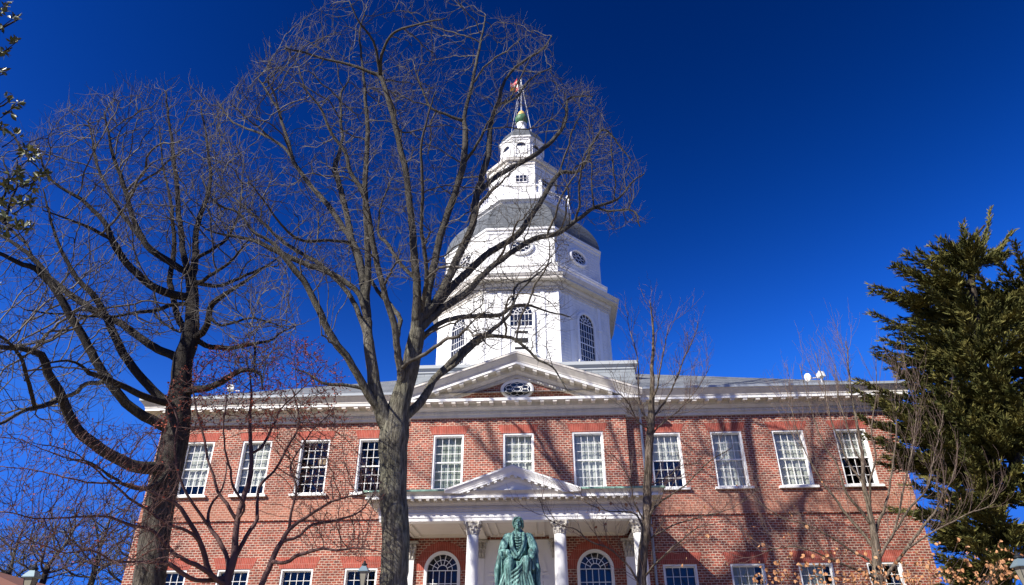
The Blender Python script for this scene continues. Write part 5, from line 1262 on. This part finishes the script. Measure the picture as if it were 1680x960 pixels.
def leaf(c, d, l):
    d = d.normalized(); v = d.cross(Vector(g.normal(0, 1, 3))).normalized(); n = d.cross(v)
    R = [(0, 0, 0), (.3, .17, .05), (.65, .19, .05), (1, 0, -.06), (.65, -.19, .05), (.3, -.17, .05), (.5, 0, 0)]
    lf.add([c+d*a*l+v*b_*l+n*h_*l for a, b_, h_ in R], [(0, 1, 6), (1, 2, 6), (2, 3, 6), (3, 4, 6), (4, 5, 6), (5, 0, 6)])
for cx, cy, n, sx, sy in [(8, 8, 3, 8, 8), (22, 30, 5, 9, 6), (5, 45, 3, 6, 6), (2, 20, 3, 6, 8), (26, 70, 5, 9, 6), (6, 85, 7, 9, 9), (5, 115, 4, 6, 6), (14, 160, 4, 9, 6), (30, 170, 5, 9, 6), (16, 182, 4, 9, 6), (4, 208, 5, 6, 6), (28, 224, 4, 8, 5), (45, 246, 7, 9, 7), (52, 258, 5, 9, 7), (72, 286, 7, 12, 6), (60, 290, 4, 8, 6), (28, 285, 6, 9, 7), (38, 300, 6, 10, 8), (55, 308, 4, 6, 5), (10, 302, 8, 9, 9), (5, 330, 8, 8, 9), (32, 330, 6, 8, 7), (48, 332, 5, 8, 6), (12, 355, 7, 9, 8), (30, 366, 5, 9, 6), (44, 374, 5, 8, 6), (6, 380, 6, 8, 8)]:
    for _ in range(n):
        x, y = g.normal(cx, sx*.45), g.normal(cy, sy*.45); e = at(x, y, Y-.5+g.normal(0, .35))
        a = Vector(g.normal(0, 1, 3))+Vector((.2, 0, .35)); a.normalize()
        for m in range(4): leaf(e, a+Vector(g.normal(0, .8, 3)), g.uniform(.08, .14))
    e = at(cx, cy, Y-.5); b_ = at(cx-25, cy+18, Y-.5)
    q = MB(); q.tube([b_, e.lerp(b_, .5)+Vector((0, 0, -.02)), e], [.012, .009, .006], 4, cap=False); lf_tw = q
    if 'MT' not in globals(): MT = MB()
    MT.add(q.v, q.f)
for _ in range(900):   # the rest of the crown, mostly outside the picture
    x, y = g.uniform(-330, -15), g.uniform(-200, 520)
    e = at(x, y, Y+g.uniform(-2, 2))
    for m in range(3): leaf(e, Vector(g.normal(0, 1, 3)), g.uniform(.13, .2))
t.finish(.008, 0, .1, mats=(BARK2, BARK2), parent=T5, extra=0)
MT.build('twigs', BARK2, T5, fix=False); lf.build('leaves', MAGL, T5, fix=False)

# ---------------------------------------------------------------- lamp posts
LG = mat('lamp_glass', (.2, .19, .15), .2, spec=.6); LR = mat('lamp_metal', (.16, .22, .25), .4, .3)
def lamp(px, py, Yd, wpx, label):
    c = at(px, py, Yd); s_ = wpx*zc(c)/1120/.36; gb = gz(c.x, c.y); o = empty('lamp_post', (c.x, c.y, gb), label, 'street lamp', 'lantern topped lamp posts')
    X, Yy, Z = c.x, c.y, c.z
    q = MB(); q.lathe((X, Yy, gb), [(.16, 0), (.16, .12), (.11, .2), (.1, .6), (.07, .7), (.055, 1.2), (.045, Z-gb-.62*s_), (.07, Z-gb-.6*s_), (.04, Z-gb-.52*s_)], 12); q.build('post', IRON, o, smooth=False)
    q = MB(); st_ = pi/4
    q.lathe((X, Yy, Z), [(.08*s_, -.5*s_), (.165*s_, -.005*s_), (.16*s_, 0)], 4, st_); q.build('lantern_glass', LG, o)
    q = MB()
    for k in range(4):
        a = st_+pi/2*k; q.tube([(X+.083*s_*cos(a), Yy+.083*s_*sin(a), Z-.51*s_), (X+.17*s_*cos(a), Yy+.17*s_*sin(a), Z)], .009*s_, 4)
    q.lathe((X, Yy, Z-.52*s_), [(.05*s_, 0), (.1*s_, .01), (.1*s_, .03*s_), (.05*s_, .035*s_)], 4, st_); q.build('lantern_frame', IRON, o)
    q = MB(); q.lathe((X, Yy, Z), [(.2*s_, -.01), (.25*s_, .0), (.25*s_, .02*s_), (.11*s_, .17*s_), (.07*s_, .2*s_)], 4, st_); q.build('lantern_roof', LR, o)
    q = MB(); q.lathe((X, Yy, Z+.19*s_), [(.06*s_, 0), (.1*s_, .02*s_), (.1*s_, .05*s_), (.05*s_, .09*s_), (.03*s_, .12*s_), (.035*s_, .15*s_), (.0, .18*s_)], 12); q.build('finial', IRON, o)
lamp(597, 938, -13, 17, 'lamp post with lantern just left of the big pale tree trunk')
lamp(52, 948, -12, 22, 'lamp post with lantern in the lower left corner')
lamp(1676, 930, -10, 24, 'lamp post with lantern in the lower right corner before the cedar')

# ---------------------------------------------------------------- far house whose roof corner shows low left
c = at(-30, 940, 18); hb = empty('distant_house', (c.x, c.y, -4), 'brown roofed brick house at the extreme lower left, far behind the lamp', 'house')
zr = at(0, 942, 18).z; x0, x1 = c.x-9, at(27, 958, 18).x
q = MB(); x1 = at(34, 962, 15.4).x; zr = at(34, 962, 15.4).z+1.1; q.box(x0+.5, x1-.5, 16, 26, -5, zr-1.1); q.build('wall', BRICK, hb)
e0 = at(34, 962, 15.4); r1 = at(-40, 928, 21)
q = MB(); q.add([(x0, 15.4, e0.z), (e0.x, 15.4, e0.z), (e0.x, 26.6, e0.z), (x0, 26.6, e0.z), (x0+3, 21, r1.z), (r1.x, 21, r1.z)], [(0, 1, 5, 4), (1, 2, 5), (2, 3, 4, 5), (3, 0, 4), (3, 2, 1, 0)]); q.build('roof', mat('brown_tiles', (.16, .07, .045), .8), hb)
for x in (x0+2, x0+5, x0+8):
    if x < x1-1.5:
        q = MB(); q.box(x-.5, x+.5, 15.93, 16.05, zr-3.2, zr-1.6); wo = q.build('window', WTRIM, hb); q = MB(); q.box(x-.42, x+.42, 15.9, 15.925, zr-3.1, zr-1.7); q.build('pane', PANE, wo)
# ---------------------------------------------------------------- statue
def shaded_patina():
    m = mat('shaded_patina_bronze', (.2, .4, .35), .6, spec=.3); P = geo(m); gN = N(m, 'ShaderNodeNewGeometry')
    n = noise(m, scaled(m, P, (9, 9, 1.6)), 2.2, 6, .7); n2 = noise(m, P, 14, 4)
    c = ramp(m, n, [(.33, (.012, .022, .022)), (.45, (.05, .12, .11)), (.56, (.15, .31, .275)), (.76, (.38, .58, .52))])
    c = mixc(m, c, ramp(m, n2, [(.3, (.6, .6, .62)), (.7, (1.15, 1.12, 1.1))]), .7, 'MULTIPLY')
    c = mixc(m, (.015, .03, .03), c, ramp(m, gN.outputs['Pointiness'], [(.455, (0, 0, 0)), (.502, (1, 1, 1))]))  # creases blackened in the colour: fold shade painted over the patina
    L(m, c, base(m)); return m
PAT = shaded_patina()
def ellipsoid(mb, c, r, rot=None, n=14):
    M_ = Matrix.Translation(Vector(c)) @ (rot.to_4x4() if rot else Matrix.Identity(4)) @ Matrix.Diagonal((*r, 1))
    V = []; F = []
    for i in range(n+1):
        for j in range(n):
            a = pi*i/n; b_ = 2*pi*j/n; V.append(M_ @ Vector((sin(a)*cos(b_), sin(a)*sin(b_), cos(a))))
    for i in range(n):
        for j in range(n): F.append((i*n+j, i*n+(j+1) % n, (i+1)*n+(j+1) % n, (i+1)*n+j))
    mb.add(V, F)
def cap(mb, pts, rad, n=10):
    pts = [Vector(p) for p in pts]; mb.tube(pts, rad, n); ellipsoid(mb, pts[0], (rad[0],)*3, n=8); ellipsoid(mb, pts[-1], (rad[-1],)*3, n=8)
def sculpt(mb, name, voxel, smooth_it, m, parent, xf):
    me = bpy.data.meshes.new('tmp'); me.from_pydata([xf @ Vector(v) for v in mb.v], [], mb.f)
    bm = bmesh.new(); bm.from_mesh(me); bmesh.ops.recalc_face_normals(bm, faces=bm.faces); bm.to_mesh(me); bm.free()
    o = bpy.data.objects.new('tmp', me); COL.objects.link(o)
    r_ = o.modifiers.new('r', 'REMESH'); r_.mode = 'VOXEL'; r_.voxel_size = voxel
    s_ = o.modifiers.new('s', 'SMOOTH'); s_.iterations = smooth_it; s_.factor = .5
    bpy.context.view_layer.update(); dg = bpy.context.evaluated_depsgraph_get(); ev = bpy.data.meshes.new_from_object(o.evaluated_get(dg))
    bpy.data.objects.remove(o, do_unlink=True)
    off = world_loc(parent)
    for v in ev.vertices: v.co -= off
    ev.materials.clear(); ev.materials.append(m); ev.polygons.foreach_set('use_smooth', [True]*len(ev.polygons)); ev.name = name
    q = bpy.data.objects.new(name, ev); COL.objects.link(q); q.parent = parent; LOC[q.name] = off; return q
SC = 1.3; hp = at(850, 851, -9.0); SX, SY, SZ = hp.x, -9.0+.0, hp.z-1.335*SC
xf = Matrix.Translation((SX, SY, SZ)) @ Matrix.Diagonal((SC*.9, SC, SC, 1))
ST = empty('statue', (SX, SY, gz(SX, SY)), 'green weathered bronze statue of a robed seated man in front of the porch', 'statue')
b = MB()
g = np.random.default_rng(4)
# torso in heavy robe
b.lathe((0, .02, .42), [(.21, 0), (.22, .1), (.2, .25), (.19, .4), (.2, .52), (.19, .6), (.13, .68), (.075, .72), (.06, .76)], 24, ell=.72)
for s in (-1, 1):
    ellipsoid(b, (s*.165, .01, 1.04), (.075, .09, .075)); ellipsoid(b, (s*.09, .0, 1.085), (.1, .08, .04), Matrix.Rotation(s*.45, 3, 'Y'))
cap(b, [(0, 0, 1.08), (0, -.015, 1.14), (0, -.03, 1.2)], [.062, .055, .055])
# head
ellipsoid(b, (0, -.045, 1.245), (.069, .085, .09), n=20); ellipsoid(b, (0, -.065, 1.195), (.052, .06, .052), n=14); ellipsoid(b, (0, -.115, 1.163), (.022, .02, .018))
cap(b, [(0, -.125, 1.262), (0, -.143, 1.225)], [.009, .014]); ellipsoid(b, (-.012, -.134, 1.222), (.009, .01, .007)); ellipsoid(b, (.012, -.134, 1.222), (.009, .01, .007))
for s in (-1, 1):
    cap(b, [(s*.012, -.125, 1.272), (s*.032, -.122, 1.277), (s*.052, -.105, 1.27)], [.009, .0105, .008])   # brow ridge
    ellipsoid(b, (s*.028, -.113, 1.252), (.011, .009, .008)); ellipsoid(b, (s*.04, -.105, 1.215), (.02, .018, .02)); ellipsoid(b, (s*.07, -.04, 1.235), (.012, .02, .03))
cap(b, [(-.022, -.125, 1.196), (0, -.133, 1.197), (.022, -.125, 1.196)], [.0055, .007, .0055]); cap(b, [(-.017, -.123, 1.184), (0, -.131, 1.183), (.017, -.123, 1.184)], [.006, .008, .006])
# hair, parted and full at the sides
ellipsoid(b, (0, -.025, 1.285), (.078, .088, .062), n=18)
for s in (-1, 1):
    for k in range(7):
        a = -1.0+k*.38; x0 = s*.012; y0 = -.10+.03*k
        cap(b, [(x0, y0+.005, 1.335-.004*k), (s*.055, y0+.0, 1.322-.006*k), (s*.085, y0+.03, 1.28-.008*k), (s*.087, y0+.045, 1.235), (s*.07, y0+.05, 1.2)], [.014, .017, .019, .018, .012], 8)
# collar, cravat, lapels, vest folds
for s in (-1, 1):
    cap(b, [(s*.05, .02, 1.12), (s*.06, -.06, 1.1), (s*.035, -.105, 1.06)], [.02, .02, .015])
    cap(b, [(s*.07, .03, 1.13), (s*.1, -.08, 1.08), (s*.105, -.15, .95), (s*.07, -.18, .82), (s*.0, -.2, .72)], [.028, .03, .034, .032, .028])
    cap(b, [(s*.11, -.04, 1.08), (s*.135, -.12, .95), (s*.11, -.16, .82), (s*.03, -.19, .69)], [.025, .028, .03, .026])
ellipsoid(b, (0, -.1, 1.07), (.035, .022, .02)); ellipsoid(b, (-.022, -.112, 1.045), (.022, .014, .014)); ellipsoid(b, (.024, -.112, 1.048), (.022, .014, .014))
for k in range(7):
    z = 1.02-.042*k; w_ = .055-.003*k; cap(b, [(-w_, -.11-.006*k, z+.012), (0, -.135-.006*k, z-.004), (w_, -.11-.006*k, z+.014)], [.010, .0135, .010], 8)
# arms in wide sleeves
def arm(s, el, wr):
    sh = Vector((s*.2, .01, 1.03)); el = Vector(el); wr = Vector(wr)
    cap(b, [sh, sh.lerp(el, .5)+Vector((s*.015, 0, 0)), el], [.08, .082, .082], 12)
    cap(b, [el, el.lerp(wr, .5)+Vector((0, 0, -.01)), wr], [.08, .07, .068], 12)
    for k in range(6):
        a = sh.lerp(el, .15+.12*k); cap(b, [a+Vector((-s*.06, -.06, .02)), a+Vector((s*.01, -.085, -.02)), a+Vector((s*.07, -.05, -.05))], [.012, .016, .01], 8)
    d = (wr-el).normalized()
    for o in (-.01, .03): # cuff rolls
        c = wr-d*o; n1 = d.orthogonal().normalized(); n2 = d.cross(n1)
        ring = [c+(n1*cos(t)+n2*sin(t))*.062 for t in [2*pi*i/12 for i in range(13)]]; b.tube(ring, [.013]*13, 8)
    # hanging sleeve
    for k in range(5):
        c = el.lerp(wr, .15+.2*k); cap(b, [c+Vector((s*.03, 0, -.03)), c+Vector((s*.05, .0, -.16)), c+Vector((s*.06, .02, -.3+.02*k))], [.045, .04, .022], 8)
arm(-1, (-.275, -.1, .79), (-.175, -.31, .735)); arm(1, (.285, -.1, .8), (.255, -.31, .765))
def hand(wr, d, dn, s, L_=.17, curl=.7):
    "wr wrist, d direction of the palm, dn palm-side normal, s thumb side"
    wr, d, dn = Vector(wr), Vector(d).normalized(), Vector(dn).normalized(); sd = d.cross(dn).normalized()*s
    cap(b, [wr-d*.05, wr+d*.02], [.031, .03], 10)
    for q in (-.028, -.009, .01, .028): cap(b, [wr+sd*q*.6, wr+d*.085+sd*q], [.02, .017], 8)
    for q, l in ((-.031, .062), (-.0105, .078), (.0105, .086), (.031, .076)):
        p = wr+d*.085+sd*q; pts = [p]; dd = d.copy()
        for j, f in enumerate((.45, .33, .22)):
            dd = (dd*cos(curl*(.45+.25*j))+dn*sin(curl*(.45+.25*j))).normalized(); pts.append(pts[-1]+dd*l*f)
        cap(b, pts, [.0115, .011, .010, .0085], 8)
    p = wr+d*.02+sd*.03; cap(b, [p, p+(d*.6+sd*.7+dn*.15)*.04, p+(d*1.3+sd*.75+dn*.4)*.05], [.015, .0135, .0105], 8)
hand((-.17, -.335, .735), (.38, -.85, -.28), (0, -.25, -1), 1, curl=.8)
hand((.255, -.335, .765), (0, -.8, -.55), (0, .3, -1), -1, curl=1.0)
# rolled scroll under the left-hand sleeve side and closed book on the lap
cap(b, [(.25, -.39, .68), (.27, -.42, .5)], [.03, .026], 10)
b.add(*(lambda q: (q.v, q.f))(MB().box(-.15, .0, -.42, -.3, .655, .69)))
# thighs, shins under the robe
kn = {-1: (-.135, -.47, .575), 1: (.15, -.45, .6)}
for s in (-1, 1):
    k_ = Vector(kn[s]); hip = Vector((s*.1, 0, .54)); ft = Vector((s*.15, -.44+(.0 if s < 0 else .05), .06))
    cap(b, [hip, hip.lerp(k_, .5), k_], [.13, .125, .095], 14); cap(b, [k_, k_.lerp(ft, .5), ft], [.095, .09, .085], 14)
    cap(b, [ft+Vector((0, .02, -.02)), ft+Vector((s*.02, -.13, -.035))], [.04, .033], 10)
# robe skirt between and around the knees, fanned folds
rings = []
for z, wx, y0, y1 in ((.62, .16, -.40, .0), (.5, .25, -.50, .1), (.3, .28, -.52, .15), (.1, .31, -.55, .18), (.02, .32, -.56, .18)):
    rings.append([(wx*sin(t)*(1 if abs(sin(t)) < .9 else 1), (y0+y1)/2-(y1-y0)/2*cos(t)*(1-.06*cos(t*9)), z) for t in [2*pi*i/48 for i in range(48)]])
V = [p for r in rings for p in r]; F = [(i*48+j, i*48+(j+1) % 48, (i+1)*48+(j+1) % 48, (i+1)*48+j) for i in range(4) for j in range(48)]+[tuple(range(48)), tuple(reversed(range(4*48, 5*48)))]
b.add(V, F)
for k in range(13):
    f = k/12; x1 = -.30+.6*f; x0 = -.16+.33*f; yk = -.49+.04*abs(f-.5)
    z0 = .6-.05*abs(sin(f*pi*2)); cap(b, [(x0*.9, yk+.06, z0), (x0+(x1-x0)*.35, yk-.025, .44), (x1*.95+g.normal(0, .008), yk-.045, .24), (x1, yk-.07, .03)], [.018, .022, .026, .03], 8)
for k in range(5):   # swags across the lap from the right knee to the left shin
    cap(b, [(.13-.01*k, -.5+.01*k, .62-.05*k), (.02, -.54, .5-.06*k), (-.12-.01*k, -.53, .42-.07*k)], [.018, .02, .014], 8)
for s in (-1, 1):    # robe sides falling over the arms of the chair
    for k in range(5):
        cap(b, [(s*(.24+.012*k), .05-.09*k, .74), (s*(.31+.01*k), .04-.095*k, .5), (s*(.345+.01*(k % 2)), .03-.095*k, .27+.03*(k % 2))], [.05, .05, .036], 10)
    ellipsoid(b, (s*.33, -.12, .32), (.05, .2, .1))
b2 = b
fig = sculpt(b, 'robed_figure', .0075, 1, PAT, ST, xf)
# chair
ch = MB(); X_ = lambda *a: ch.box(*a)
X_(-.3, .3, -.36, .25, .36, .42); X_(-.3, .3, .2, .27, .42, 1.02)
for s in (-1, 1):
    X_(min(s*.24, s*.31), max(s*.24, s*.31), -.36, .2, .66, .7); 
    for y in (-.34, .2): ch.lathe((s*.275, y, .0), [(.035, 0), (.03, .05), (.04, .1), (.025, .2), (.035, .36)], 10)
    ch.lathe((s*.275, -.33, .42), [(.03, 0), (.022, .1), (.03, .24)], 10)
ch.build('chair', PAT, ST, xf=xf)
pl = MB(); zb = gz(SX, SY)-.05; zt = SZ-.0
pl.box(SX-.75, SX+.75, SY-1.2, SY+.6, zt-.08, zt-.002)
run_profile(pl, [(SX-.85, SY-1.3), (SX+.85, SY-1.3), (SX+.85, SY+.7), (SX-.85, SY+.7)], [(-.85, zt-.08), (0, zt-.08), (.08, zt-.16), (.08, zt-.24), (0, zt-.3), (-.05, zt-.36), (-.05, zb+.4), (0, zb+.36), (.12, zb+.28), (.12, zb)], 0, True)
pl.build('pedestal', STONE, ST)
